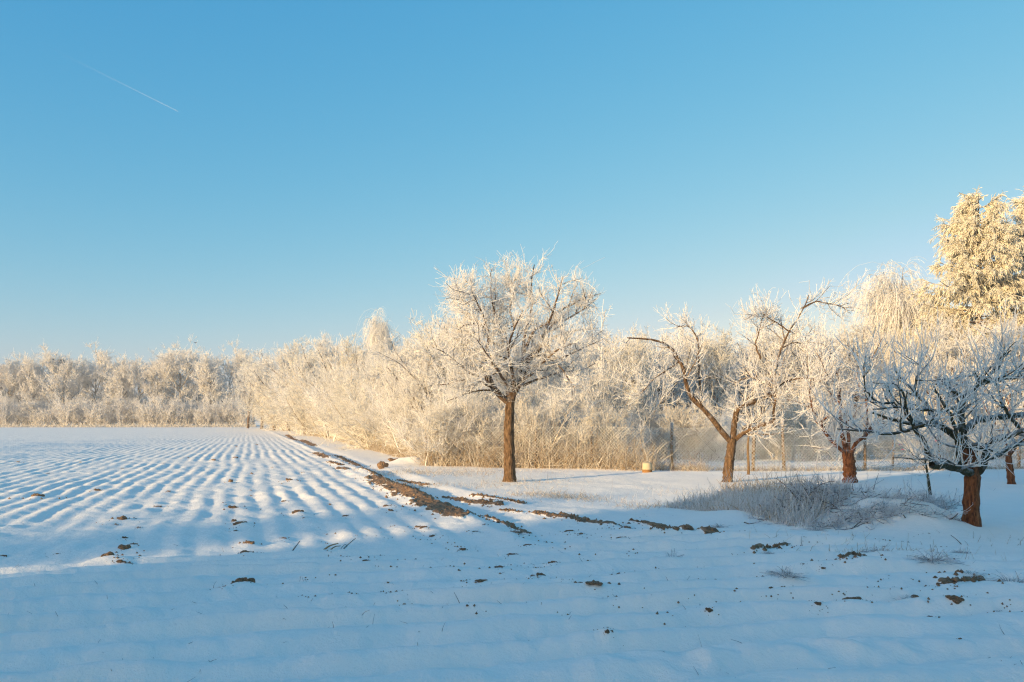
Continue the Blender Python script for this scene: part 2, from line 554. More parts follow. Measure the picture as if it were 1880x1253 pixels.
# ---------------------------------------------------------------- ground
# px, py, width px, height factor, turn in degrees
sun_clods = [(32, 850, 8, .6), (68, 916, 26, .5), (182, 903, 16, .8), (310, 904, 9, .6), (289, 930, 12, .4), (223, 955, 28, .7), (212, 962, 12, .5), (254, 972, 10, .5), (231, 990, 12, .8), (229, 1010, 30, .6), (243, 1004, 14, .7),
             (198, 1036, 34, .8), (205, 1028, 22, 1.3), (221, 1039, 24, .6), (238, 1041, 16, .7), (424, 887, 10, 1.3), (432, 843, 8, .8), (434, 821, 6, .8), (391, 848, 12, .7), (462, 872, 7, 1.2), (432, 936, 24, .6), (430, 959, 12, .9),
             (440, 965, 22, .6), (432, 975, 12, .5), (455, 1000, 24, .7), (450, 1021, 24, .5), (533, 886, 16, .7), (522, 921, 11, .5), (546, 944, 18, .8), (557, 956, 7, .6), (519, 988, 14, .6), (460, 902, 6, .6), (462, 910, 7, .6),
             (606, 927, 7, .8), (634, 945, 12, .6), (471, 818, 8, .5), (556, 868, 8, .4), (709, 932, 16, .6), (719, 941, 14, .7), (767, 967, 14, .5), (777, 971, 14, .8), (793, 984, 20, .5), (5, 1020, 14, .5), (106, 1018, 9, .3),
             (226, 860, 7, .4), (148, 851, 5, .5), (88, 869, 5, .5), (345, 842, 7, .4), (300, 852, 5, .4), (500, 860, 6, .4), (410, 925, 5, .4), (635, 865, 8, .4), (1044, 971, 18, .5), (1066, 978, 16, .5), (1148, 970, 20, .7), (947, 987, 28, .5), (905, 925, 14, .6), (920, 928, 12, .6)]
shade_clods = [(445, 1083, 34, .9), (412, 1092, 14, .3), (559, 1072, 20, .5), (672, 1034, 24, .4), (713, 1086, 6, .8), (940, 1027, 20, .4), (968, 1010, 14, .5), (915, 1054, 28, .4), (1014, 1046, 17, .8), (978, 1067, 14, .9), (996, 1066, 22, .9),
               (1083, 1036, 21, .9), (1140, 996, 17, .4), (1049, 1082, 24, .4), (1082, 1100, 46, .25), (1288, 1072, 18, .4), (1241, 1075, 9, .7), (1356, 1024, 12, .5), (1450, 1026, 20, .4), (1440, 1010, 26, .7), (1567, 1047, 44, .55),
               (1511, 1058, 13, .5), (1304, 1143, 17, .8), (1502, 1132, 17, .5), (1562, 1122, 44, .45), (1677, 1105, 32, .5), (1734, 1092, 36, .6), (1785, 1078, 60, .45), (1758, 1126, 38, .6), (1708, 1139, 12, .5), (1763, 1196, 10, .7),
               (1114, 1199, 16, .9), (1121, 1198, 9, 1.0), (883, 1083, 30, .3), (1765, 1194, 6, .7), (850, 1010, 16, .5), (872, 979, 10, .5), (1240, 986, 20, .7), (1208, 986, 24, .7), (1475, 1057, 6, .6)]


def clod_swell(x, y):
    """snow heaped softly round every clod"""
    h = np.zeros_like(x)
    for px, py, wpx, hf in sun_clods + shade_clods:
        cx, cy = gp(px, py)
        w = wpx / FPX * cy
        sel = np.where((np.abs(x - cx) < w * 2.2) & (np.abs(y - cy) < w * 2.6))
        if len(sel[0]):
            h[sel] += .30 * w * min(hf, 1.0) * np.exp(-((x[sel] - cx) / (w * .75)) ** 2 - ((y[sel] - cy - w * .15) / (w * .85)) ** 2)
    return h


def build_ground():
    ang_f = np.arange(-47, 47, 0.088)
    ang_b = np.arange(47, 313, 2.0)
    ang = np.radians(np.concatenate([ang_f, ang_b]))
    rs = [0.0, 0.6, 1.4, 2.2, 3.0, 3.6]
    while rs[-1] < 230:
        rs.append(rs[-1] + max(0.034, 0.0050 * rs[-1] if rs[-1] < 80 else 0.012 * rs[-1]))
    while rs[-1] < 4000:
        rs.append(rs[-1] * 1.15)
    rs = np.array(rs[1:])
    A, RR = np.meshgrid(ang, rs)
    x = (np.sin(A) * RR).ravel(); y = (np.cos(A) * RR).ravel()
    soil = strip_field(x, y)
    z = height(x, y, soil) + clod_swell(x, y)
    nA, nR = len(ang), len(rs)
    V = np.stack([x, y, z], 1)
    V = np.vstack([V, [[0, 0, 0]]])
    soil = np.append(soil, 0)
    i = np.arange(nR - 1)[:, None] * nA
    j = np.arange(nA)[None]
    j2 = (j + 1) % nA
    Q = np.stack([i + j, i + nA + j, i + nA + j2, i + j2], -1).reshape(-1, 4)
    jj = np.arange(nA)
    T = np.stack([jj, (jj + 1) % nA, np.full(nA, nA * nR)], 1)[:, [0, 1, 2]]
    o = raw_mesh("snowy_ground", V, Q[:, ::-1], M_GROUND, soil, attr="soil", tris=T[:, ::-1])
    me = o.data
    # make sure normals point up
    if me.polygons[1000].normal.z < 0:
        me.flip_normals()
    tag(o, kind="structure")


build_ground()


# ---------------------------------------------------------------- tree growing
def limbs_from_px(limbs, base_d, rng, K=14):
    """limbs: (pixels [(px,py)], r0, r1, depth at tip) -> P, R  in world coordinates"""
    P = []; Rr = []
    for pts, r0, r1, dep in limbs:
        m = len(pts)
        w = []
        for k, (px, py) in enumerate(pts):
            w.append(pt(px, py, base_d + dep * (k / (m - 1)) ** 0.9))
        P.append(poly(w, K))
        Rr.append(np.linspace(r0, r1, K))
    P = np.array(P)
    P[:, 1:] += rng.normal(0, 0.008, P[:, 1:].shape)
    return P, np.array(Rr)


def apple_tree(name, label, cat, base_px, trunk_px, trunk_r, limbs, seed, bark, twig, dens=1.0, l2=0.9, shoots=0.5,
               up=0.5, frost=(0.25, 0.6, 0.85), twig_r=0.0075, trunk_frost=0.05, drop=0, extra=None, limb_mat=None, d=None, shoot_len=.6, squash=1.0, env=None, n4=6, n3=16):
    rng = np.random.default_rng(seed)
    bx, by = gp(*base_px)
    if d is not None:
        bx, by = (base_px[0] - CX) / FPX * d, d
    z0 = gz(bx, by)
    root = empty(name, (bx, by, z0), label, cat)
    off = np.array([bx, by, z0])
    # trunk
    tp = [(bx, by, z0 - 0.12)] + [pt(px, py, by) for px, py in trunk_px]
    Kt = 26
    tP = poly(tp, Kt)[None]
    w = np.linspace(0, 1, Kt)
    tR = (trunk_r[0] * (1 - w) + trunk_r[1] * w) * (1 + 0.35 * np.exp(-w * 9)) * (1 + 0.05 * rng.normal(size=Kt))
    acc = Acc(seed)
    acc.add(tP - off, tR[None], 16, trunk_frost, 0, rough=0.035)
    trunk = acc.build("trunk", bark, root)
    LP, LR = limbs_from_px(limbs, by, rng)
    zf = tp[-1][2]
    LP[:, :, 2] = np.where(LP[:, :, 2] > zf, zf + (LP[:, :, 2] - zf) * squash, LP[:, :, 2])
    acc = Acc(seed + 1)
    acc.add(LP - off, LR, 9, frost[0] * 0.5, 0.04, rough=0.04)
    for (cx, cy, rr, fz) in (extra or []):
        pass
    def prune(P, Rx, slack):
        if env is None:
            return P, Rx
        c = np.array(pt(env[0], env[1], by)); rx = env[2] / FPX * by; rz = env[3] / FPX * by
        q = ((P[:, -1] - c) / np.array([rx, rx, rz]))
        k = np.sqrt((q ** 2).sum(1)) < 1 + slack * rng.normal(size=len(q))
        return P[k], Rx[k]
    P2, R2 = spawn(LP, LR, int(9 * dens), 0.22, 1.0, 0.9, 0.3, l2, 0.35, 7, 0.16, (0, 0, up * 0.8), 0.026, 0.006, rng, 0.25)
    P2, R2 = prune(P2, R2, .06)
    acc.add(P2 - off, R2, 5, frost[0], 0.15)
    acc.build("limbs", limb_mat or bark, root)
    tw = Acc(seed + 2)
    # from limbs and side branches: fine twigs
    P3, R3 = spawn(P2, R2, int(8 * dens), 0.1, 1.0, 0.9, 0.3, 0.46, 0.4, 5, 0.2, (0, 0, up), 0.010, twig_r * .8, rng, 0.2)
    P3 = np.concatenate([P3, spawn(LP, LR, int(n3 * dens), 0.2, 1.0, 1.1, 0.3, 0.45, 0.4, 5, 0.2, (0, 0, up), 0.011, twig_r * .8, rng, 0.1)[0]])
    R3 = np.concatenate([R3, np.linspace(0.0095, twig_r * .8, 5)[None].repeat(len(P3) - len(R3), 0)])
    P3, R3 = prune(P3, R3, .13)
    tw.add(P3 - off, R3, 4, frost[1], 0.15)
    P4, R4 = spawn(P3, R3, int(n4 * dens), 0.1, 1.0, 0.85, 0.3, 0.19, 0.45, 4, 0.22, (0, 0, up * .7), twig_r, twig_r * .6, rng, 0.2)
    tw.add(P4 - off, R4, 3, frost[2], 0.15)
    # straight young shoots reaching for the light
    ns = int(shoots * 10)
    if ns:
        P5, R5 = spawn(np.concatenate([P2, LP[:, ::2]]) if LP.shape[1] // 2 == 7 else P2, np.concatenate([R2, LR[:, ::2]]) if LP.shape[1] // 2 == 7 else R2,
                       max(1, ns // 3), 0.3, 1.0, 0.9, 0.3, shoot_len, 0.35, 6, 0.04, (0, 0, 2.2), 0.009, 0.004, rng, 0.1)
        P5, R5 = prune(P5, R5, .07)
        tw.add(P5 - off, R5, 4, frost[2], 0.1)
        P6, R6 = spawn(P5, R5, 6, 0.1, 1.0, 0.6, 0.2, 0.09, 0.4, 3, 0.1, (0, 0, .4), twig_r * .9, twig_r * .6, rng, 0.2)
        tw.add(P6 - off, R6, 3, frost[2], 0.1)
    tw.build("crown", twig, root)
    return root


def Z(o, s, pts):
    """zoomed-crop pixels to photo pixels"""
    return [(o[0] + x / s, o[1] + y / s) for x, y in pts]


# the tall fruit tree in the middle
o3 = (730, 430); s3 = 2.611
limbs = [
    (Z(o3, s3, [(525, 805), (470, 745), (425, 680), (408, 610), (432, 570), (425, 520), (440, 470), (400, 405), (340, 398), (290, 430)]), .085, .018, -0.5),
    (Z(o3, s3, [(470, 745), (430, 640), (405, 540), (385, 490), (350, 455), (290, 500), (240, 560)]), .05, .012, 0.7),
    (Z(o3, s3, [(545, 800), (552, 730), (562, 665)]), .105, .085, 0.0),
    (Z(o3, s3, [(548, 790), (578, 720), (590, 640), (598, 560), (605, 480), (622, 400), (648, 300), (640, 200), (655, 90)]), .075, .012, 0.3),
    (Z(o3, s3, [(570, 740), (612, 680), (625, 600), (690, 520), (705, 440), (740, 350), (770, 240), (795, 150)]), .06, .012, -0.8),
    (Z(o3, s3, [(600, 560), (650, 440), (720, 395), (800, 380), (880, 330), (950, 270)]), .045, .011, -0.3),
    (Z(o3, s3, [(600, 600), (700, 500), (790, 450), (880, 430), (960, 420)]), .045, .011, 0.9),
    (Z(o3, s3, [(530, 790), (527, 700), (522, 590), (508, 520), (500, 450), (470, 380)]), .06, .03, 0.5),
    (Z(o3, s3, [(508, 520), (450, 488), (430, 430), (400, 330), (360, 240), (350, 160)]), .045, .010, -0.9),
    (Z(o3, s3, [(500, 450), (470, 360), (450, 260), (445, 130)]), .035, .009, 0.6),
    (Z(o3, s3, [(465, 735), (400, 700), (340, 690), (260, 705), (190, 720)]), .04, .01, -0.6),
    (Z(o3, s3, [(400, 620), (330, 610), (280, 580), (230, 590)]), .035, .01, 1.0),
    (Z(o3, s3, [(605, 600), (660, 565), (730, 575), (790, 640), (840, 720), (850, 760)]), .03, .008, -1.0),
    (Z(o3, s3, [(590, 640), (660, 640), (740, 650), (830, 700)]), .03, .008, 1.2),
    (Z(o3, s3, [(400, 330), (340, 300), (290, 240), (270, 160)]), .02, .007, -0.6),
    (Z(o3, s3, [(560, 420), (540, 320), (560, 230), (545, 170)]), .03, .008, 0.2),
    (Z(o3, s3, [(740, 350), (830, 300), (900, 260), (975, 240)]), .03, .007, -0.2),
    (Z(o3, s3, [(430, 430), (350, 350), (300, 320), (260, 280)]), .03, .007, 0.8),
    (Z(o3, s3, [(480, 750), (390, 745), (310, 770), (240, 800)]), .03, .007, -0.9),
    (Z(o3, s3, [(600, 720), (690, 680), (790, 650), (880, 640), (950, 600)]), .035, .008, 0.5),
    (Z(o3, s3, [(600, 650), (700, 600), (820, 560), (920, 510), (985, 480)]), .035, .008, -0.9),
    (Z(o3, s3, [(425, 690), (330, 640), (240, 560), (170, 520)]), .03, .008, -1.0),
    (Z(o3, s3, [(415, 610), (350, 540), (270, 470), (215, 430)]), .03, .008, 1.2),
    (Z(o3, s3, [(560, 740), (545, 620), (530, 520), (560, 420), (600, 330)]), .05, .01, -1.9),
    (Z(o3, s3, [(570, 740), (590, 640), (640, 540), (660, 450)]), .05, .01, 2.0),
    (Z(o3, s3, [(540, 740), (480, 640), (430, 560), (380, 480)]), .045, .01, -1.9),
    (Z(o3, s3, [(600, 700), (680, 620), (760, 540), (840, 500)]), .04, .01, -1.7),
]
apple_tree("pear_tree", "tall frosted fruit tree with one straight bare brown trunk and round creamy crown", "tree", (937, 884),
           [(936, 840), (935, 790), (937, 738)], (.155, .125), limbs, 11, M_BARK, M_TWIG, dens=1.1, l2=0.66, shoots=.9, up=.22, frost=(.3, .75, 1.0), twig_r=.0052, shoot_len=.42, squash=.92, env=(946, 612, 170, 166), n4=8, n3=22)

# the forked fruit tree beside it
o4 = (1100, 520); s4 = 3.2125
limbs = [
    (Z(o4, s4, [(770, 930), (700, 850), (640, 770), (570, 700), (525, 640), (503, 540), (480, 460), (430, 385), (350, 340), (260, 330), (165, 325)]), .075, .016, -0.8),
    (Z(o4, s4, [(590, 715), (605, 660), (598, 590), (585, 480), (588, 380), (560, 290), (520, 250), (460, 260)]), .034, .011, 0.2),
    (Z(o4, s4, [(790, 920), (800, 820), (822, 740), (900, 710), (1000, 665)]), .085, .05, 0.4),
    (Z(o4, s4, [(1000, 665), (1005, 600), (1040, 480), (1080, 370), (1130, 270), (1190, 180), (1235, 70)]), .045, .012, 0.2),
    (Z(o4, s4, [(1190, 150), (1270, 112), (1350, 120), (1430, 142), (1482, 180)]), .02, .008, 0.2),
    (Z(o4, s4, [(800, 925), (850, 885), (930, 850), (1035, 815)]), .065, .045, -0.5),
    (Z(o4, s4, [(1035, 850), (1032, 760), (1042, 650), (1035, 560), (1050, 480)]), .035, .015, -0.5),
    (Z(o4, s4, [(1000, 680), (1060, 610), (1110, 575), (1190, 562), (1290, 570), (1350, 620)]), .032, .010, -0.6),
    (Z(o4, s4, [(1000, 640), (940, 570), (860, 560), (790, 600)]), .03, .010, 0.8),
    (Z(o4, s4, [(950, 450), (925, 370), (940, 290), (970, 180)]), .025, .008, 0.1),
    (Z(o4, s4, [(850, 860), (905, 830), (965, 770), (968, 690)]), .045, .02, 0.8),
    (Z(o4, s4, [(1085, 380), (1140, 355), (1210, 352), (1320, 360), (1370, 420)]), .02, .008, 0.5),
    (Z(o4, s4, [(480, 460), (420, 500), (330, 560), (260, 640)]), .02, .008, -0.6),
    (Z(o4, s4, [(1130, 290), (1060, 240), (1000, 210), (960, 170)]), .02, .008, -0.2),
]
apple_tree("apple_tree", "frosted fruit tree with low forked trunk and one long limb arching over to the left", "tree", (1336, 886),
           [(1338, 860), (1342, 830), (1345, 806)], (.125, .110), limbs, 23, M_BARK, M_TWIG, dens=.85, l2=0.60, shoots=.6, up=.5, frost=(.25, .7, 1.0), shoot_len=.5, twig_r=.0062, n4=5)

# the small orange-trunked tree
o6 = (1480, 600); s6 = 3.1325
limbs = [
    (Z(o6, s6, [(240, 745), (200, 710), (150, 660), (105, 600), (85, 555), (130, 515)]), .05, .028, -0.3),
    (Z(o6, s6, [(235, 740), (212, 650), (200, 560), (196, 440), (190, 330), (170, 250)]), .065, .018, 0.2),
    (Z(o6, s6, [(255, 740), (290, 670), (345, 625), (385, 560), (450, 530)]), .06, .025, -0.2),
    (Z(o6, s6, [(245, 730), (245, 640), (232, 540), (215, 470), (150, 400), (100, 300), (60, 220)]), .05, .012, 0.6),
    (Z(o6, s6, [(345, 625), (350, 530), (345, 430), (300, 330), (290, 240)]), .035, .012, 0.5),
    (Z(o6, s6, [(85, 555), (40, 480), (20, 400), (30, 300)]), .02, .009, -0.4),
    (Z(o6, s6, [(195, 440), (120, 350), (110, 250), (60, 150)]), .025, .009, 0.4),
]
apple_tree("apple_tree", "small frosted tree with short split orange-brown trunk close to the fence", "tree", (1561, 888),
           [(1560, 870), (1559, 850), (1556, 832)], (.165, .130), limbs, 37, M_BARK_RED, M_TWIG, dens=.8, l2=0.6, shoots=.7, up=.7, frost=(.35, .8, 1.0), shoot_len=.5)

# the spreading apple tree nearest the camera
limbs = [
    (Z(o6, s6, [(960, 850), (890, 818), (810, 802), (722, 796)]), .062, .050, -0.5),
    (Z(o6, s6, [(725, 796), (700, 715), (650, 620), (612, 550), (580, 470), (560, 360), (500, 300)]), .038, .010, -0.5),
    (Z(o6, s6, [(880, 815), (872, 720), (862, 610), (835, 500), (765, 390), (735, 320)]), .036, .012, -0.4),
    (Z(o6, s6, [(930, 690), (855, 620), (770, 560), (690, 543), (600, 548), (480, 515), (390, 480)]), .065, .016, 0.3),
    (Z(o6, s6, [(700, 545), (620, 575), (540, 600), (440, 612), (330, 588), (180, 588)]), .035, .009, -0.6),
    (Z(o6, s6, [(970, 850), (1020, 790), (1045, 700), (1100, 645), (1200, 612), (1300, 590), (1400, 590)]), .065, .030, -0.3),
    (Z(o6, s6, [(1030, 770), (1100, 742), (1180, 690), (1260, 668), (1340, 660)]), .040, .02, 0.4),
    (Z(o6, s6, [(900, 600), (950, 555), (1000, 520), (1100, 508), (1250, 495), (1380, 480)]), .060, .034, 0.6),
    (Z(o6, s6, [(935, 690), (890, 600), (892, 480), (905, 400), (960, 345), (988, 290), (960, 220)]), .055, .018, 0.2),
    (Z(o6, s6, [(755, 555), (730, 510), (690, 430), (620, 350), (560, 285), (505, 200)]), .045, .014, 0.8),
    (Z(o6, s6, [(900, 380), (850, 345), (808, 310), (792, 270)]), .035, .018, 0.4),
    (Z(o6, s6, [(860, 450), (780, 468), (700, 466), (600, 455), (480, 450), (380, 462)]), .030, .010, -0.3),
    (Z(o6, s6, [(1220, 570), (1170, 500), (1120, 400), (1100, 310)]), .030, .010, -0.4),
    (Z(o6, s6, [(1000, 300), (1080, 280), (1180, 270), (1290, 260)]), .035, .014, 0.3),
    (Z(o6, s6, [(500, 420), (420, 420), (350, 350), (330, 250)]), .018, .008, -0.5),
    (Z(o6, s6, [(620, 350), (640, 250), (660, 160)]), .02, .008, 0.2),
    (Z(o6, s6, [(960, 345), (1050, 250), (1120, 150), (1180, 90)]), .028, .008, -0.2),
    (Z(o6, s6, [(1290, 490), (1400, 380), (1450, 250)]), .04, .01, -0.2),
    (Z(o6, s6, [(885, 690), (1000, 690), (1040, 690)]), .040, .032, -0.3),
]
apple_tree("apple_tree", "wide spreading apple tree in blue shade with dark lichened limbs over a red-brown trunk", "tree", (1785, 972),
           [(1784, 930), (1786, 880), (1783, 850), (1777, 818)], (.118, .095), limbs, 51, M_BARK_RED, M_TWIG, dens=.56, l2=0.52, shoots=1.0, n4=5, n3=10,
           up=.7, frost=(0.30, .9, 1.15), twig_r=.0048, shoot_len=.40, squash=.93, limb_mat=M_BARK_DARK)

# tree at the right edge and the sapling
limbs = [
    (Z(o6, s6, [(1165, 800), (1170, 740), (1205, 690), (1235, 630), (1230, 560), (1260, 480)]), .05, .018, 0.3),
    (Z(o6, s6, [(1170, 730), (1140, 640), (1040, 480), (1000, 400)]), .035, .012, 0.4),
    (Z(o6, s6, [(1205, 690), (1290, 620), (1380, 560), (1420, 480)]), .035, .012, -0.4),
    (Z(o6, s6, [(1230, 600), (1180, 520), (1160, 430), (1130, 330)]), .03, .010, 0.4),
]
apple_tree("apple_tree", "thin leaning fruit tree at the picture's far right with sunlit orange upper trunk", "tree", (1857, 890),
           [(1854, 865), (1852, 850), (1851, 838)], (.085, .065), limbs, 61, M_BARK_RED, M_TWIG, dens=.8, l2=0.6, shoots=.6, up=.7)
limbs = [
    (Z(o6, s6, [(685, 790), (655, 770), (620, 740), (560, 690)]), .010, .005, -0.2),
    (Z(o6, s6, [(690, 760), (720, 720), (735, 690)]), .010, .005, 0.1),
    (Z(o6, s6, [(690, 820), (660, 790), (600, 760)]), .009, .005, 0.2),
    (Z(o6, s6, [(685, 740), (660, 680), (650, 620)]), .009, .005, 0.1),
]
apple_tree("sapling", "slender young sapling with a grey stem leaning beside the near apple tree", "sapling", (1709, 910),
           Z(o6, s6, [(700, 860), (686, 780), (683, 720), (670, 640)]), (.028, .010), limbs, 71, M_BARK_DARK, M_TWIG, dens=.35, l2=0.3, shoots=.0, up=.7)


# ---------------------------------------------------------------- prototypes of background trees and shrubs
def crown_tree(name, seed, h=10.0, spread=0.42, twig=0.012, mat=M_TWIG, bark=M_BARK, n=(8, 9, 7, 6, 3), up=.35, frost=1.0, trunk=0.28, dens_r=1.0, ang=0.55):
    rng = np.random.default_rng(seed)
    root = empty(name, (0, 0, 0))
    acc = Acc(seed); tw = Acc(seed + 1)
    Kt = 10
    tp = np.zeros((1, Kt, 3)); tp[0, :, 2] = np.linspace(-0.2, h * 0.62, Kt)
    tp[0, 1:, :2] += np.cumsum(rng.normal(0, 0.02 * h / 4, (Kt - 1, 2)), 0)
    tr = np.linspace(h * .018, h * .006, Kt)[None]
    acc.add(tp, tr, 8, .15, 0, rough=.04)
    P1, R1 = spawn(tp, tr, n[0] * 2, trunk, 1.0, ang, .25, h * spread, .2, 9, .10, (0, 0, up * 1.4), h * .009, h * .002, rng, 0.25)
    acc.add(P1, R1, 6, .25, .1)
    P2, R2 = spawn(P1, R1, n[1], .2, 1, .7, .25, h * .16, .3, 6, .15, (0, 0, up), h * .003, twig, rng, .3)
    acc.add(P2, R2, 4, .7, .15)
    P3, R3 = spawn(P2, R2, n[2], .1, 1, .7, .25, h * .065, .35, 4, .18, (0, 0, up * .6), twig * 1.3, twig, rng, .2)
    tw.add(P3, R3, 3, frost * .9, .15)
    P4, R4 = spawn(P3, R3, n[3], .1, 1, .75, .3, h * .032, .4, 3, .2, (0, 0, up * .4), twig, twig * .7, rng, .2)
    tw.add(P4, R4, 3, frost, .15)
    acc.build("trunk", bark, root)
    tw.build("crown", mat, root)
    return root


def shrub(name, seed, h=3.0, stems=22, lean=.45, mat=M_TWIG, bark=M_BARK, twig=.008, frost=1.0, arch=0.0, dens=(9, 7, 3), bar_fr=.75):
    rng = np.random.default_rng(seed)
    root = empty(name, (0, 0, 0))
    acc = Acc(seed); tw = Acc(seed + 1)
    b = np.zeros((1, 3, 3)); b[0, :, 2] = [-.1, .0, .05]
    P0, R0 = spawn(b, np.full((1, 3), h * .02), stems, 0.2, 1, lean, .3, h * 1.0, .22, 9, .07, (0, 0, 0.5 - arch), h * .008, h * .0025, rng, .1)
    P0[:, :, :2] += rng.normal(0, h * .12, (len(P0), 1, 2))
    acc.add(P0, R0, 5, bar_fr, .15)
    P2, R2 = spawn(P0, R0, dens[0], .12, 1, .65, .25, h * .28, .35, 6, .12, (0, 0, .5 - arch * 1.2), h * .004, twig, rng, .4)
    acc.add(P2, R2, 4, frost * .8, .15)
    P3, R3 = spawn(P2, R2, dens[1], .1, 1, .7, .25, h * .12, .4, 4, .15, (0, 0, .3 - arch), twig * 1.2, twig * .8, rng, .3)
    tw.add(P3, R3, 3, frost, .15)
    P4, R4 = spawn(P3, R3, dens[2], .1, 1, .8, .3, h * .055, .4, 3, .2, (0, 0, .2 - arch * .5), twig, twig * .6, rng, .2)
    tw.add(P4, R4, 3, frost, .15)
    acc.build("stems", mat, root)
    tw.build("twigs", mat, root)
    return root


def birch(name, seed, h=12.0):
    rng = np.random.default_rng(seed)
    root = empty(name, (0, 0, 0))
    acc = Acc(seed); tw = Acc(seed + 1)
    Kt = 12
    tp = np.zeros((1, Kt, 3)); tp[0, :, 2] = np.linspace(-.2, h * .92, Kt)
    tp[0, 1:, :2] += np.cumsum(rng.normal(0, .05, (Kt - 1, 2)), 0)
    tr = np.linspace(.16, .02, Kt)[None]
    acc.add(tp, tr, 8, .3, 0)
    P1, R1 = spawn(tp, tr, 46, .25, 1, .6, .2, h * .34, .2, 8, .07, (0, 0, .35), .05, .012, rng, .45)
    acc.add(P1, R1, 5, .3, .1)
    P2, R2 = spawn(P1, R1, 12, .3, 1, .8, .3, h * .07, .3, 5, .15, (0, 0, -.3), .018, .012, rng, .2)
    tw.add(P2, R2, 3, .7, .15)
    P3, R3 = spawn(P2, R2, 9, .2, 1, .7, .3, h * .11, .4, 6, .05, (0, 0, -3.2), .012, .010, rng, .1)
    tw.add(P3, R3, 3, .9, .12)
    P4, R4 = spawn(P3, R3, 3, .1, 1, .5, .3, .18, .4, 3, .1, (0, 0, -.6), .011, .008, rng, .1)
    tw.add(P4, R4, 3, .9, .12)
    acc.build("trunk", M_BARK, root)
    tw.build("crown", M_TWIG, root)
    return root


def spruce(name, seed, h=15.0):
    rng = np.random.default_rng(seed)
    root = empty(name, (0, 0, 0))
    acc = Acc(seed); tw = Acc(seed + 1)
    Kt = 16
    tp = np.zeros((1, Kt, 3)); tp[0, :, 2] = np.linspace(-.2, h * .985, Kt)
    tp[0, 1:, :2] += np.cumsum(rng.normal(0, .03, (Kt - 1, 2)), 0)
    tr = np.linspace(.22, .03, Kt)[None]
    acc.add(tp, tr, 10, .1, 0)
    n = 190
    t = np.sort(rng.uniform(.08, 1.0, n)) ** .9
    az = rng.uniform(0, 2 * np.pi, n)
    z = t * h * .97
    L = (1 - t) ** .62 * h * .31 * np.exp(rng.normal(0, .18, n)) + .35
    K = 9
    w = np.linspace(0, 1, K)[None]
    el0 = np.radians(35 * t - 12 + rng.normal(0, 8, n))[:, None]
    droop = (0.42 - 0.2 * t)[:, None]
    rad = w * L[:, None] * np.cos(el0)
    zz = z[:, None] + w * L[:, None] * np.sin(el0) - droop * L[:, None] * (w ** 1.7) * .75 + .16 * L[:, None] * w ** 4
    sway = rng.normal(0, .12, (n, 1)) * L[:, None] * w ** 2
    P1 = np.stack([np.cos(az)[:, None] * rad - np.sin(az)[:, None] * sway, np.sin(az)[:, None] * rad + np.cos(az)[:, None] * sway, zz], -1)
    R1 = np.linspace(.04, .014, K)[None].repeat(n, 0)
    acc.add(P1, R1, 5, .3, .1)
    P2, R2 = spawn(P1, R1, 22, .12, 1, .85, .2, .80, .3, 6, .08, (0, 0, -.75), .03, .022, rng, .45)
    tw.add(P2, R2, 4, .45, .15)
    P3, R3 = spawn(P2, R2, 13, .05, 1, .6, .2, .32, .3, 4, .08, (0, 0, -1.1), .018, .009, rng, .3)
    tw.add(P3, R3, 4, .82, .22)
    acc.build("trunk", M_BARK, root)
    tw.build("crown", M_NEEDLE, root)
    return root


TREES = [crown_tree("frosted_tree", 101, 10, .42, .013, mat=M_TWIG, ang=.6),
         crown_tree("frosted_tree", 102, 10, .36, .013, mat=M_TWIG_GOLD, ang=.5, up=.5),
         crown_tree("frosted_tree", 103, 10, .46, .013, mat=M_TWIG, ang=.75, up=.25)]
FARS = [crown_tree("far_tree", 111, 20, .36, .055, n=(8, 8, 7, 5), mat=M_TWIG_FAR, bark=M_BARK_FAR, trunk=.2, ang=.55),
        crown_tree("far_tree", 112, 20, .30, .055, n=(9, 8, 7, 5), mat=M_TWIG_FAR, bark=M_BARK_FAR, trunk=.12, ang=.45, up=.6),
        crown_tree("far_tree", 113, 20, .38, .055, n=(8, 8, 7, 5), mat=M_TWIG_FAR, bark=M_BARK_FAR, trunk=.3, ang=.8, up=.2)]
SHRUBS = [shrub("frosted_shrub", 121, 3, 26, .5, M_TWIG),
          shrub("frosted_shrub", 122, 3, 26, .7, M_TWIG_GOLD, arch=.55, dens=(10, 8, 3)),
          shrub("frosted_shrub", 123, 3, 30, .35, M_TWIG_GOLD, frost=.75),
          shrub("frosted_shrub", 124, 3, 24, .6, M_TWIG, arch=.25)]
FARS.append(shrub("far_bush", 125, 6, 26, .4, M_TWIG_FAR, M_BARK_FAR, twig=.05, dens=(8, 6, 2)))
USED = set()


def place(proto, x, y, hscale, wscale=None, rz=None, tilt=0.0, rng=None):
    """put a prototype (first use) or a copy of it down"""
    if proto.name not in USED:
        USED.add(proto.name); o = proto
    else:
        o = copy_tree(proto)
    o.location = (x, y, gz(x, y) - 0.03)
    w = wscale if wscale else hscale
    o.scale = (w, w, hscale)
    o.rotation_euler = (rng.normal(0, .03), rng.normal(0, .03), rng.uniform(0, 6.28) if rz is None else rz)
    return o


ONES = "first second third fourth fifth sixth seventh eighth ninth tenth eleventh twelfth thirteenth fourteenth fifteenth sixteenth seventeenth eighteenth nineteenth".split()
TENS = {2: ("twenty", "twentieth"), 3: ("thirty", "thirtieth"), 4: ("forty", "fortieth"), 5: ("fifty", "fiftieth"), 6: ("sixty", "sixtieth"), 7: ("seventy", "seventieth"), 8: ("eighty", "eightieth")}


def ordinal(k):
    if k < 20:
        return ONES[k - 1]
    t, r = divmod(k, 10)
    return TENS[t][1] if r == 0 else TENS[t][0] + "-" + ONES[r - 1]


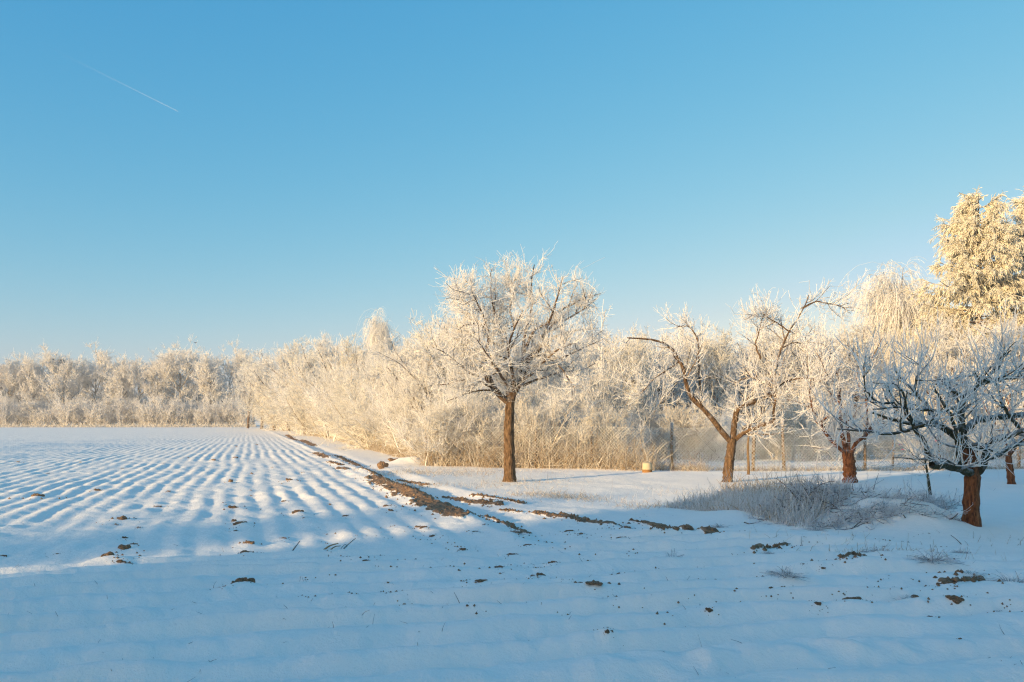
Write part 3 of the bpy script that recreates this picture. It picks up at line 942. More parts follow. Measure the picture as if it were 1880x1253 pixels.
def label_in_order(objs, fmt, cat, group, key=None):
    key = key or (lambda o: o.location.x / max(o.location.y, .1))
    for k, o in enumerate(sorted(objs, key=key)):
        tag(o, fmt % ordinal(k + 1), cat, group)


rng = np.random.default_rng(5)

# far wood along the end of the field: two staggered rows
far_row = []
xs = np.linspace(-40, 470, 20)
tops = np.interp(xs, [-40, 0, 30, 95, 150, 180, 200, 250, 280, 330, 400, 440, 470], [650, 655, 648, 638, 648, 655, 642, 640, 650, 630, 636, 638, 640])
for k, (px, ty) in enumerate(zip(xs, tops)):
    d = 225 + rng.uniform(-6, 10) + (12 if k % 2 else 0)
    x = (px + rng.uniform(-5, 5) - CX) / FPX * d
    h = (HOR - ty) / FPX * d + EYE + rng.uniform(-1.3, .6)
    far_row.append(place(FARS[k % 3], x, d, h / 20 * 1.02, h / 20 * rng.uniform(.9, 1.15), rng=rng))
label_in_order(far_row, "tall frosted tree in the wood across the field, %s from the left", "tree", "tall trees of the far wood")
far_bushes = []
for k, px in enumerate(np.linspace(-30, 450, 24)):
    d = 212 + rng.uniform(-3, 6)
    x = (px - CX) / FPX * d
    s = rng.uniform(.28, .45) * (0.8 if px > 300 else 1)
    far_bushes.append(place(FARS[(k + 1) % 3], x, d, s, s * 1.35, rng=rng))
for k, px in enumerate(np.linspace(-40, 460, 14)):
    d = 262 + rng.uniform(-4, 8)
    far_bushes.append(place(FARS[k % 3], (px - CX) / FPX * d, d, .62, .95, rng=rng))
for k, px in enumerate(np.linspace(-45, 445, 34)):
    d = 209 + rng.uniform(-2, 3)
    s = rng.uniform(.6, 1.15)
    far_bushes.append(place(FARS[3], (px - CX) / FPX * d, d, s, s * 1.3, rng=rng))
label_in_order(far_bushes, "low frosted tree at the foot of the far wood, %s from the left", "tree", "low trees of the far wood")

# hedge beside the field
edge = lambda y: -2.2 - 0.36 * (y - 29)
hedge = []
y = 31.0
k = 0
while y < 190:
    step = 1.6 + 0.05 * (y - 30)
    hh = np.interp(y, [28, 34, 42, 60, 100, 150, 190], [2.0, 2.6, 3.2, 4.6, 6.5, 8.0, 8.5]) * rng.uniform(.85, 1.15)
    hedge.append(place(SHRUBS[k % 4], edge(y) + 1.5 + rng.uniform(-.3, .7) + .02 * (y - 30), y, hh / 3.2, hh / 3.0 * 1.1, rng=rng))
    k += 1
    y += step
label_in_order(hedge, "frosted cream shrub at the field's edge, %s of its row from the far end", "shrub", "shrubs along the field's edge")
second = []
for k, (px, ty, d) in enumerate([(455, 665, 175), (480, 648, 160), (503, 636, 140), (530, 634, 128), (560, 622, 112), (590, 622, 104), (615, 615, 96), (645, 616, 86), (672, 630, 76),
                                 (706, 640, 68), (735, 645, 58), (650, 690, 60), (600, 680, 75), (560, 690, 92)]):
    h = (HOR - ty) / FPX * d + EYE
    second.append(place(TREES[k % 3], (px - CX) / FPX * d, d, h / 10 * 1.0, h / 10 * 1.12, rng=rng))
label_in_order(second, "frosted tree rising above the field-edge shrubs, %s from the left", "tree", "trees behind the field-edge shrubs")
mid = []
for k, (px, h, d) in enumerate([(700, 3.4, 46), (735, 3.4, 41), (765, 3.4, 37), (790, 5.6, 36), (825, 6.6, 36.5), (860, 3.6, 33), (905, 3.2, 32), (950, 3.0, 32.5), (1000, 3.1, 33), (1050, 3.2, 34),
                                (735, 7.4, 52), (790, 7.6, 47), (835, 7.0, 44), (880, 4.6, 42), (765, 6.2, 40), (700, 6.3, 60), (1090, 3.7, 36), (1130, 4.2, 35)]):
    if h > 5:
        mid.append(place(TREES[k % 3], (px - CX) / FPX * d, d, h / 10, h / 10 * 1.15, rng=rng))
    else:
        mid.append(place(SHRUBS[(k * 3 + 1) % 4], (px - CX) / FPX * d, d, h / 3.1, h / 3.0 * .95, rng=rng))
label_in_order(mid, "bushy frosted shrub behind the tall central tree and fence, %s from the left", "shrub", "shrubs behind the left half of the fence")
# orchard behind the fence
orch = []
for k, (px, ty, d) in enumerate([(985, 625, 46), (1035, 640, 44), (1070, 630, 47), (1095, 640, 38), (1190, 620, 52), (1240, 625, 50), (1145, 630, 50), (1120, 622, 40), (1165, 612, 38), (1215, 618, 43), (1262, 610, 46), (1315, 606, 44), (1370, 604, 50), (1420, 612, 45), (1470, 606, 48),
                                 (1520, 612, 44), (1565, 596, 50), (1700, 585, 46), (1745, 590, 40), (1800, 600, 42), (1860, 590, 44), (1930, 590, 42)]):
    h = (HOR - ty) / FPX * d + EYE
    orch.append(place(TREES[(k + 2) % 3], (px - CX) / FPX * d, d, h / 10 * 1.05, h / 10 * 1.15, rng=rng))
label_in_order(orch, "frosted fruit tree in the garden behind the wire fence, %s from the left", "tree", "garden trees behind the fence")
deep = []
for k, px in enumerate(np.linspace(700, 1980, 22)):
    d = rng.uniform(66, 84)
    h = rng.uniform(7.0, 8.6)
    deep.append(place(TREES[k % 3], (px - CX) / FPX * d, d, h / 10, h / 10 * 1.3, rng=rng))
label_in_order(deep, "hazy frosted tree at the back of the garden, %s from the left", "tree", "trees at the back of the garden")
low = []
for k, px in enumerate(np.concatenate([np.linspace(800, 1130, 12), np.linspace(1180, 1980, 19)])):
    d = rng.uniform(28.6, 30) if px < 1140 else rng.uniform(31.5, 37)
    h = rng.uniform(1.5, 2.3)
    low.append(place(SHRUBS[k % 4], (px - CX) / FPX * d, d, h / 3, h / 3 * 1.2, rng=rng))
label_in_order(low, "low frosted bush just behind the wire fence, %s from the left", "bush", "low bushes behind the fence")

b1 = birch("weeping_birch", 131, 12.0)
d = 58
place(b1, (1646 - CX) / FPX * d, d, ((HOR - 516) / FPX * d + EYE) / 12.1, 1.35, rng=rng)
tag(b1, "weeping birch with white hanging strands left of the big spruces", "tree")
b2 = copy_tree(b1)
d = 82
s = ((HOR - 592) / FPX * d + EYE) / 12.1
b2.location = ((697 - CX) / FPX * d, d, 0); b2.scale = (s * .75, s * .75, s)
tag(b2, "pale pointed birch top standing above the left thicket", "tree")

s1 = spruce("spruce_tree", 141, 15.0)
d = 46
for k, (px, ty, ws, lab) in enumerate([(1797, 358, 1.0, "tall frosted golden spruce with drooping boughs, its whole tip in view"),
                                       (1893, 350, 1.05, "frosted golden spruce cut by the picture's right edge, taller than the birch")]):
    o = s1 if k == 0 else copy_tree(s1)
    dd = d + k * 1.5
    sc = ((HOR - ty) / FPX * dd + EYE) / 14.9
    o.location = ((px - CX) / FPX * dd, dd, -.05)
    o.scale = (sc * ws, sc * ws, sc)
    o.rotation_euler = (0, 0, k * 2.1)
    tag(o, lab, "tree", "spruces beyond the fence")


# ---------------------------------------------------------------- fence
FENCE = [(-3.15, 28.7), (6.4, 26.4), (11.7, 26.6), (17.0, 27.3), (25.0, 28.2)]
FH = 1.38


def fence_xy(s):
    seg = [math.hypot(b[0] - a[0], b[1] - a[1]) for a, b in zip(FENCE[:-1], FENCE[1:])]
    for (a, b), L in zip(zip(FENCE[:-1], FENCE[1:]), seg):
        if s <= L or (a, b) == (FENCE[-2], FENCE[-1]):
            t = s / L
            return a[0] + (b[0] - a[0]) * t, a[1] + (b[1] - a[1]) * t
        s -= L


FL = sum(math.hypot(b[0] - a[0], b[1] - a[1]) for a, b in zip(FENCE[:-1], FENCE[1:]))
froot = empty("wire_fence", (FENCE[0][0], FENCE[0][1], gz(*FENCE[0])), "long frosted chain-link fence on wooden posts closing off the garden", "fence")
foff = np.array(froot.location)
acc = Acc(200)
step = 0.115
P = []
for s in np.arange(0.0, FL - 1.45, step):
    for sgn in (1, -1):
        pts = []
        for t in np.linspace(0, 1, 7):
            ss = s + (FH * t if sgn > 0 else FH * (1 - t))
            x, y = fence_xy(min(ss, FL - .01))
            sag = 0.035 * math.sin(ss * 1.3) + .02 * math.sin(ss * 3.1)
            pts.append((x + .02 * math.sin(ss * 2.2 + t * 3), y + .03 * math.sin(ss * .9 + 2 * t) + sgn * .003, .03 + t * (FH + sag)))
        P.append(pts)
P = np.array(P)
acc.add(P - foff + np.array([0, 0, foff[2]]), np.full(P.shape[:2], 0.0058), 3, .75, .2)
# top and middle wires
for zz in (FH, FH * .5):
    pts = []
    for s in np.linspace(0, FL - .05, 90):
        x, y = fence_xy(s)
        pts.append((x, y - .01, zz + .035 * math.sin(s * 1.3) + (.05 * math.sin(s * .7) if zz > FH else 0)))
    pts = np.array(pts)[None]
    acc.add(pts - foff + np.array([0, 0, foff[2]]), np.full((1, 90), .0035), 4, .8, .1)
acc.build("wire_mesh", M_WIRE, froot)
for k, (px, top, r, ox) in enumerate([(782, 768, .045, 0), (880, 782, .04, .01), (985, 782, .04, 0), (1087, 784, .04, 0), (1233, 776, .05, .0), (1383, 793, .06, .02), (1440, 768, .055, -.03),
                                      (1590, 770, .05, 0), (1640, 800, .04, .02), (1725, 780, .05, 0), (1871, 780, .06, 0), (1990, 780, .05, 0)]):
    best = min(np.arange(0, FL, .05), key=lambda s: abs(fence_xy(s)[0] / fence_xy(s)[1] - (px - CX) / FPX))
    x, y = fence_xy(best)
    z = gz(x, y)
    topz = EYE + (HOR - top) / FPX * y
    pp = np.array([[x, y + .05, z - .2], [x + ox * .3, y + .05, z + .4], [x + ox, y + .055, (z + topz) / 2], [x + ox * 2, y + .06, topz]])
    acc = Acc(210 + k)
    Kp = 9
    acc.add((poly(pp, Kp) - foff)[None], np.full((1, Kp), r), 8, .25, 0, rough=.05)
    V = acc.v[0]
    o = acc.build("post", M_WOOD, froot)
    # closed, slanted top
    bm = bmesh.new(); bm.from_mesh(o.data)
    bm.verts.ensure_lookup_table()
    ring = [bm.verts[i] for i in range(8 * (Kp - 1), 8 * Kp)]
    try:
        bm.faces.new(ring)
    except ValueError:
        pass
    bm.to_mesh(o.data); bm.free()
# brace wires of the end post
acc = Acc(230)
x, y = fence_xy(0.1)
acc.add(np.array([[[x, y, 1.35], [x + .7, y - .1, .95], [x + 1.3, y - .12, .5]], [[x, y, 1.2], [x + .12, y - .1, .6], [x + .3, y - .2, .02]]]) - foff + np.array([0, 0, foff[2]]), np.full((2, 3), .018), 5, .4, 0)
acc.build("brace", M_WOOD, froot)

# thin stake in front of the fence
sx, sy = gp(1374, 871)
acc = Acc(240)
z = gz(sx, sy)
acc.add(poly([(0, 0, -.1), (.01, 0, .3), (-.015, 0, .8), (.03, 0, 1.45)], 14)[None], np.linspace(.045, .028, 14)[None], 8, .15, 0, rough=.06)
st = acc.build("stake", M_WOOD)
st.location = (sx, sy, z)
tag(st, "thin crooked wooden stake standing in snow just right of the forked tree", "stake")


# ---------------------------------------------------------------- dry stems and grasses (uncountable)
def blades(name, pts, h, hs, lean, r, mat, seed, K=4, frost=.7, fsd=.2, curl=.15):
    rng = np.random.default_rng(seed)
    n = len(pts)
    d = nrm(np.stack([rng.normal(0, lean, n), rng.normal(0, lean, n), np.ones(n)], 1))
    L = h * np.exp(rng.normal(0, hs, n))
    P = np.empty((n, K, 3))
    P[:, 0] = pts
    dd = d.copy()
    for k in range(1, K):
        dd = nrm(dd + rng.normal(0, curl, (n, 3)) + d * np.array([.2, .2, 0]) * 1.0)
        P[:, k] = P[:, k - 1] + dd * (L / (K - 1))[:, None]
    Rr = np.linspace(r, r * .45, K)[None].repeat(n, 0)
    acc = Acc(seed)
    acc.add(P, Rr, 3, frost, fsd)
    return acc.build(name, mat)


def scatter_px(poly_px, n, rng, jitter=0):
    """points on the ground inside a photo-pixel polygon"""
    p = np.array([gp(*q) for q in poly_px])
    lo, hi = p.min(0), p.max(0)
    out = []
    while len(out) < n:
        q = rng.uniform(lo, hi, (n, 2))
        ins = np.zeros(n, bool)
        j = len(p) - 1
        for i in range(len(p)):
            c = ((p[i, 1] > q[:, 1]) != (p[j, 1] > q[:, 1])) & (q[:, 0] < (p[j, 0] - p[i, 0]) * (q[:, 1] - p[i, 1]) / (p[j, 1] - p[i, 1] + 1e-12) + p[i, 0])
            ins ^= c
            j = i
        out += list(q[ins])
    q = np.array(out[:n])
    return np.column_stack([q, height(q[:, 0], q[:, 1]) - .02])


rng = np.random.default_rng(77)
# dry stems grown through the left half of the fence
n = 3000
s = rng.beta(1.0, 1.1, n) * 8.3
xy = np.array([fence_xy(max(0.02, v)) for v in s])
pts = np.column_stack([xy[:, 0] + rng.normal(0, .1, n), xy[:, 1] + rng.normal(.25, .30, n), np.zeros(n)])
pts[:, 2] = height(pts[:, 0], pts[:, 1]) - .03
tag(blades("dry_stems_undergrowth", pts, .85, .42, .30, .0075, M_REED, 301, K=7, frost=.55, fsd=.25, curl=.22), kind="stuff")
# golden rough grass at the foot of hedge and fence
pts = scatter_px([(560, 800), (600, 803), (660, 822), (720, 838), (790, 852), (850, 856), (1000, 860), (1300, 868), (1300, 864), (1000, 855), (850, 848), (780, 842), (700, 822), (620, 806)], 16000, rng)
tag(blades("rough_grass", pts, .26, .5, .4, .006, M_REED, 302, K=4, frost=.45, fsd=.25), kind="stuff")
n = 5000
s = rng.uniform(8, FL - .2, n)
xy = np.array([fence_xy(v) for v in s])
pts = np.column_stack([xy[:, 0], xy[:, 1] + rng.normal(0, .18, n), np.zeros(n)])
pts[:, 2] = height(pts[:, 0], pts[:, 1]) - .02
tag(blades("fence_foot_grass", pts, .15, .5, .4, .005, M_REED, 303, K=4, frost=.55, fsd=.25), kind="stuff")
# sparse grass poking through the snow by the field edge
P_ = []
for c, nn, sx_, sy_ in [((860, 868), 1000, 1.4, 1.2), ((800, 870), 800, 1.2, .8), ((990, 910), 420, .5, .3), ((1040, 915), 380, .4, .3), ((1100, 920), 160, .7, .4), ((905, 892), 260, .8, .6), ((1290, 905), 200, 1.0, .6),
                        ((1215, 930), 260, .5, .2), ((730, 868), 260, .8, .5), ((960, 885), 200, .8, .5), ((760, 893), 250, .4, .4), ((1600, 1022), 90, .5, .12), ((1730, 1030), 40, .5, .15), ((1500, 1000), 40, .5, .2), ((1850, 1000), 30, .5, .3)]:
    x, y = gp(*c)
    P_.append(np.column_stack([rng.normal(x, sx_, nn), rng.normal(y, sy_, nn), np.zeros(nn)]))
pts = np.concatenate(P_)
pts[:, 2] = height(pts[:, 0], pts[:, 1]) - .015
tag(blades("sparse_grass", pts, .09, .5, .6, .0035, M_REED, 304, K=3, frost=.5, fsd=.25), kind="stuff")
n = 900
ang = rng.uniform(-.6, .6, n); dd = 5 + 22 * rng.uniform(0, 1, n) ** 1.3
pts = np.column_stack([np.sin(ang) * dd, np.cos(ang) * dd, np.zeros(n)])
clus = (vnoise(pts[:, 0] * .8, pts[:, 1] * .8, 91) > .15)
pts = pts[clus]
pts[:, 2] = height(pts[:, 0], pts[:, 1]) - .01
tag(blades("stubble_litter", pts, .045, .5, 1.0, .0022, M_BRUSH, 309, K=3, frost=.15, fsd=.2), kind="stuff")
# the weed bed left of the snowy heap
pts = scatter_px([(1215, 930), (1320, 922), (1420, 924), (1550, 928), (1560, 960), (1480, 974), (1400, 962), (1300, 942)], 8500, rng)
hh = np.interp(pts[:, 0], [2.6, 3.6, 4.6, 5.4], [.10, .19, .26, .20])
o = blades("frosted_weeds", pts, hh, .38, .26, .0052, M_GRASS, 305, K=5, frost=.72, fsd=.2, curl=.16)
tag(o, kind="stuff")
pts = scatter_px([(1330, 905), (1480, 900), (1500, 912), (1400, 915), (1320, 915)], 700, rng)
tag(blades("golden_weeds", pts, .26, .4, .3, .006, M_REED, 306, K=4, frost=.35, fsd=.2), kind="stuff")
# dry growth at the far edge of the field
pts = []
for _ in range(7000):
    px = rng.uniform(-40, 470); d = rng.uniform(200, 206)
    pts.append(((px - CX) / FPX * d, d, 0))
tag(blades("field_margin_grass", np.array(pts), .5, .45, .4, .06, M_REED, 307, K=3, frost=.85, fsd=.2), kind="stuff")


# ---------------------------------------------------------------- brushwood heap and small shrubs
def brush(name, label, cx, cy, w, dpt, h, n, seed, r=.006, upright=.3):
    rng = np.random.default_rng(seed)
    root = empty(name, (cx, cy, gz(cx, cy)), label, cat="brushwood" if "brush" in name else "shrub")
    px = rng.normal(0, w, n); py = rng.normal(0, dpt, n)
    base = height(cx + px, cy + py) - root.location.z
    hz = h * np.exp(-(px / w) ** 2 / 1.6 - (py / dpt) ** 2 / 2) * rng.uniform(0, 1, n)
    a = rng.normal(0.2, .9, n); 
    d = nrm(np.stack([np.cos(a) * np.sign(rng.uniform(-.35, 1, n)), np.sin(a) * .6, rng.normal(upright, .5, n)], 1))
    K = 7
    L = .52 * np.exp(rng.normal(0, .4, n)) * (.4 + h)
    P = np.empty((n, K, 3)); P[:, 0] = np.stack([px, py, base + hz], 1) - d * (L * .4)[:, None]
    dd = d.copy()
    for k in range(1, K):
        dd = nrm(dd + rng.normal(0, .16, (n, 3)) + np.array([0, 0, -.08]))
        P[:, k] = P[:, k - 1] + dd * (L / (K - 1))[:, None]
    gl = height(cx + P[:, :, 0].ravel(), cy + P[:, :, 1].ravel()).reshape(n, K) - root.location.z
    P[:, :, 2] = np.maximum(P[:, :, 2], gl + .005)
    Rr = np.linspace(r, r * .5, K)[None].repeat(n, 0) * rng.uniform(.6, 1.6, (n, 1))
    acc = Acc(seed); acc.add(P, Rr, 4, .30, .25); acc.build("stems", M_BRUSH, root)
    P2, R2 = spawn(P, Rr, 7, .1, 1, .8, .3, .16, .4, 4, .15, (0, 0, .25), r * .6, r * .45, rng, .2)
    acc = Acc(seed + 1); acc.add(P2, R2, 3, .65, .2)
    P3, R3 = spawn(P2, R2, 3, .2, 1, .8, .3, .06, .4, 3, .15, (0, 0, .2), r * .5, r * .4, rng, .2)
    acc.add(P3, R3, 3, .8, .2)
    acc.build("twigs", M_BRUSH, root)
    return root


brush("brushwood_heap", "tangled heap of frosted cut brushwood on the snowy mound", 4.90, 13.1, .36, .34, .36, 300, 401)
brush("brushwood_heap", "dark twig litter on the near face of the snowy mound", 5.35, 12.05, .50, .10, .05, 90, 402, upright=.05)
brush("frosted_bush", "low twiggy frosted bush between the snowy mound and the near apple tree", gp(1712, 940)[0], gp(1712, 940)[1] + .4, .30, .24, .20, 130, 403, r=.005, upright=.9)
o = brush("frosted_bush", "small upright frosted shrub on top of the brushwood heap's far side", 6.1, 13.9, .16, .12, .30, 36, 404, r=.006, upright=1.3)
brush("frosted_bush", "small twig scatter on the mound's crest facing the apple tree", 5.95, 12.6, .22, .1, .02, 30, 405, r=.005, upright=.05)

# grass tufts
TUFT = []
for sdd in range(3):
    rg = np.random.default_rng(500 + sdd)
    n = 150
    p0 = np.column_stack([rg.normal(0, .07, n), rg.normal(0, .05, n), np.full(n, -.01)])
    d = nrm(np.column_stack([p0[:, 0] * 9 + rg.normal(0, .5, n), p0[:, 1] * 9 + rg.normal(0, .5, n), rg.uniform(.3, 1.1, n)]))
    P = np.empty((n, 5, 3)); P[:, 0] = p0; dd = d
    L = rg.uniform(.08, .2, n)
    for k in range(1, 5):
        dd = nrm(dd + np.array([0, 0, -.22]) + rg.normal(0, .08, (n, 3)))
        P[:, k] = P[:, k - 1] + dd * (L / 4)[:, None]
    P[:, :, 2] = np.maximum(P[:, :, 2], -.01)
    acc = Acc(510 + sdd)
    acc.add(P, np.linspace(.0028, .0016, 5)[None].repeat(n, 0), 3, .5, .25)
    TUFT.append(acc.build("grass_tuft", M_BRUSH))
tuft_spots = [(1711, 1048, 1.05), (1321, 969, .8), (1862, 1083, .8), (1236, 1032, .8), (1442, 1079, .8), (1609, 1024, .7), (1765, 1021, .5), (1672, 952, .9), (988, 1067, .4), (1148, 968, .5), (1785, 1070, .6), (1052, 1083, .45),
              (1356, 1066, .4), (1660, 1107, .5), (1500, 978, .5), (946, 988, .5), (1835, 1130, .4), (1410, 1035, .3)]
for k, (px, py, s) in enumerate(tuft_spots):
    o = TUFT[k] if k < 3 else TUFT[k % 3].copy()
    if k >= 3:
        COL.objects.link(o)
    x, y = gp(px, py)
    o.location = (x, y, gz(x, y) + .005)
    o.scale = (s * 1.15, s, s * .9)
    o.rotation_euler = (0, 0, k * 1.3)
tufts = [o for o in COL.objects if o.name.startswith("grass_tuft")]
label_in_order(tufts, "frosted grass tuft poking from the shaded snow, %s from the left", "grass tuft", "grass tufts in the snow")


# ---------------------------------------------------------------- earth clods
def clod_proto(seed, elong=1.0, rough=.35):
    rg = np.random.default_rng(seed)
    bm = bmesh.new()
    off = rg.uniform(0, 50, 3)
    for c in range(5):
        r = .34 if c == 0 else rg.uniform(.10, .24)
        m = bmesh.ops.create_icosphere(bm, subdivisions=4 if c == 0 else 3, radius=r)
        sh = Vector((0, 0, 0)) if c == 0 else Vector((rg.uniform(-.42, .42), rg.uniform(-.2, .2), rg.uniform(-.12, .12)))
        for v in m['verts']:
            v.co += sh
    for v in bm.verts:
        p = v.co.copy()
        a = float(fbm(p.x * 2.2 + off[0] + p.z * 1.3, p.y * 2.2 + off[1] - p.z, seed, 4))
        b = float(vnoise(p.x * 7 + off[2] + p.z * 5, p.y * 7 - p.z * 4, seed + 3))
        v.co = p * (1 + rough * a) + p.normalized() * (.06 * b + .03 * float(vnoise(p.x * 17, p.y * 17 + p.z * 13, seed + 5)))
        v.co.x *= 1.0
        v.co.y *= .62
        v.co.z *= .62 + .3 * float(vnoise(v.co.x * 3 + off[1], off[2], seed + 9))
    me = bpy.data.meshes.new("earth_clod")
    bm.to_mesh(me); bm.free()
    me.materials.append(M_CLOD)
    o = bpy.data.objects.new("earth_clod", me)
    COL.objects.link(o)
    return o


CL = [clod_proto(600 + k, rough=.45 if k % 2 else .7) for k in range(6)]
uses = 0


def put_clods(lst, name_fmt, group, seed):
    global uses
    rg = np.random.default_rng(seed)
    res = []
    for px, py, wpx, hf in lst:
        o = CL[uses] if uses < len(CL) else CL[uses % len(CL)].copy()
        if uses >= len(CL):
            COL.objects.link(o)
        uses += 1
        x, y = gp(px, py)
        w = wpx / FPX * y * .88
        # turned ridge-wise: elongated across the view like the photo's patches
        o.scale = (w * 1.0, w * rg.uniform(.9, 1.6), w * hf * 1.7)
        o.rotation_euler = (0, 0, rg.normal(.15, .25))
        o.location = (x, y, gz(x, y) + .24 * w * min(hf, 1.0))
        res.append(o)
    label_in_order(res, name_fmt, "earth clod", group)


put_clods(sun_clods, "brown earth clod among the sunlit snowy furrows, %s from the left", "earth clods in the sunlit furrows", 611)
put_clods(shade_clods, "dark earth clod in the blue shaded snow, %s from the left", "earth clods in the shaded snow", 612)

# loose crumbs of soil round the clods and along the bare strips
rg = np.random.default_rng(640)
CV = []; CQ = []
octa = np.array([(1, 0, 0), (-1, 0, 0), (0, 1, 0), (0, -1, 0), (0, 0, 1), (0, 0, -1)], float)
octf = np.array([(0, 2, 4), (2, 1, 4), (1, 3, 4), (3, 0, 4), (2, 0, 5), (1, 2, 5), (3, 1, 5), (0, 3, 5)])
spots = []
for px, py, wpx, hf in sun_clods + shade_clods:
    cx, cy = gp(px, py); w = wpx / FPX * cy
    for _ in range(14):
        spots.append((cx + rg.normal(0, w * .75), cy + rg.normal(0, w * .8), w * rg.uniform(.02, .10)))
for pl, w in STRIPS_W:
    for (ax, ay), (bx, by) in zip(pl[:-1], pl[1:]):
        for _ in range(int(24 * math.hypot(bx - ax, by - ay)) + 12):
            t = rg.uniform(-.05, 1.05)
            spots.append((ax + (bx - ax) * t + rg.normal(0, w * .9), ay + (by - ay) * t + rg.normal(0, w * .9), rg.uniform(.006, .035)))
for _ in range(150):
    px = rg.uniform(560, 1880); py = rg.uniform(965, 1150) ** 1.0
    cx, cy = gp(px, py)
    for _k in range(rg.integers(2, 7)):
        spots.append((cx + rg.normal(0, .07), cy + rg.normal(0, .05), rg.uniform(.004, .016)))
spots = np.array(spots)
zs = height(spots[:, 0], spots[:, 1]) + clod_swell(spots[:, 0], spots[:, 1]) + strip_field(spots[:, 0], spots[:, 1]) * .03
for k, (cx, cy, r) in enumerate(spots):
    CV.append(octa * r * rg.uniform(.6, 1.4, (6, 3)) + np.array([cx, cy, zs[k]]))
    CQ.append(octf + 6 * k)
o = raw_mesh("soil_crumbs", np.concatenate(CV), None, M_CLOD, tris=np.concatenate(CQ), smooth_sh=False)
tag(o, kind="stuff")

# the big round lump at the field's corner
o = CL[1].copy(); o.data = CL[1].data.copy()
o.name = "boulder"
COL.objects.link(o)
x, y = gp(702, 860)
o.location = (x, y, gz(x, y) + .12)
o.scale = (.42, .5, .62)
tag(o, "brown rounded lump of earth alone at the corner of the field before the hedge", "boulder")
o = CL[2].copy()
o.name = "earth_mound"
COL.objects.link(o)
x, y = gp(733, 849)
o.location = (x, y, gz(x, y) + .05); o.scale = (.75, .9, .5); o.rotation_euler = (0, 0, .3)
tag(o, "golden-brown earth mound at the hedge foot left of the fence's end post", "earth mound")


# straws and stalks in the snow
def stalk(label, pts_px, r, mat, d=None, col=None):
    x, y = gp(*pts_px[0])
    z = gz(x, y)
    ps = [(x, y, z - .02)] + [(lambda q: (q[0], y + .05 * k, q[2]))(pt(px, py, y)) for k, (px, py) in enumerate(pts_px[1:], 1)]
    zoff = z - (EYE + (HOR - pts_px[0][1]) / FPX * y)
    ps = [ps[0]] + [(a, b, c + zoff) for a, b, c in ps[1:]]
    acc = Acc(int(pts_px[0][0]))
    acc.add((poly(ps, 8) - np.array([x, y, z]))[None], np.linspace(r, r * .5, 8)[None], 6, .2, 0)
    o = acc.build("plant_stalk", mat)
    o.location = (x, y, z)
    tag(o, label, "stalk", "stalks in the snow")


stalk("thick yellow maize straw lying in the snow of the field", [(590, 1010), (603, 1003), (618, 999)], .014, M_REED)
stalk("second yellow maize straw, lower and shorter, beside the thick one", [(600, 1012), (612, 1005), (622, 1004)], .009, M_REED)
stalk("dark forked twig standing at the field's near edge", [(534, 1018), (541, 1010), (547, 1001)], .009, M_BARK_DARK)
stalk("dark bent twig just right of the yellow straws", [(628, 1018), (640, 1009), (650, 1001)], .007, M_BARK_DARK)
stalk("thin curved stem curling beside the dark bent twig", [(622, 1016), (632, 1008), (634, 1014)], .004, M_BARK_DARK)
stalk("thin lone stalk standing in the shaded snow, lowest of all", [(684, 1160), (683, 1152), (684, 1142)], .0025, M_BRUSH)
stalk("slanting dry stalk with dark tip in the middle of the shaded snow", [(846, 1129), (838, 1120), (832, 1113)], .0035, M_BRUSH)
stalk("tiny upright stalk left of the pointed dark clod", [(392, 1093), (389, 1089), (390, 1084)], .003, M_BRUSH)
stalk("tiny upright stalk at the small dark clod's left end", [(548, 1073), (548, 1067), (547, 1062)], .003, M_BRUSH)
stalk("thin stalk in front of the brushwood heap", [(1475, 1006), (1474, 996), (1476, 986)], .004, M_BRUSH)
stalk("thin slanting stalk near the right edge of the shaded snow", [(1848, 1180), (1846, 1174), (1849, 1166)], .003, M_BRUSH)
stalk("dry stalk leaning at the foot of the mound before the apple tree", [(1768, 1003), (1760, 995), (1753, 988)], .007, M_BRUSH)


# ---------------------------------------------------------------- bucket by the fence
def lathe(prof, n, name, mat, parent, wob=0.0, seed=0):
    rg = np.random.default_rng(seed)
    V = []; Q = []
    for r, z in prof:
        for k in range(n):
            a = 2 * math.pi * k / n
            rr = r * (1 + wob * rg.normal())
            V.append((rr * math.cos(a), rr * math.sin(a), z + wob * r * rg.normal()))
    for i in range(len(prof) - 1):
        for k in range(n):
            Q.append((i * n + k, i * n + (k + 1) % n, (i + 1) * n + (k + 1) % n, (i + 1) * n + k))
    return raw_mesh(name, np.array(V), np.array(Q), mat, None, parent)


x, y = gp(1188, 868)
bk = empty("upturned_bucket", (x, y, gz(x, y)), "cream upturned bucket with an orange base standing in front of the wire fence", "bucket")
lathe([(.155, -.03), (.158, .05), (.150, .095), (.0, .096)], 28, "rim_band", plain_mat("orange_plastic", (.36, .19, .06), (.24, .12, .05)), bk, .008, 1)
lathe([(.150, .085), (.158, .10), (.150, .22), (.146, .27), (.125, .30), (.06, .315), (.001, .318)], 28, "bucket_body", plain_mat("cream_plastic", (.50, .41, .24), (.60, .52, .36)), bk, .008, 2)
acc = Acc(3)
acc.add(np.array([[(.10 * math.cos(a) , -.02 + .04 * math.sin(a), .31 + .05 * math.sin(a)) for a in np.linspace(0, math.pi, 10)]]), np.full((1, 10), .006), 5, .6, 0)
acc.build("handle", M_WIRE, bk)

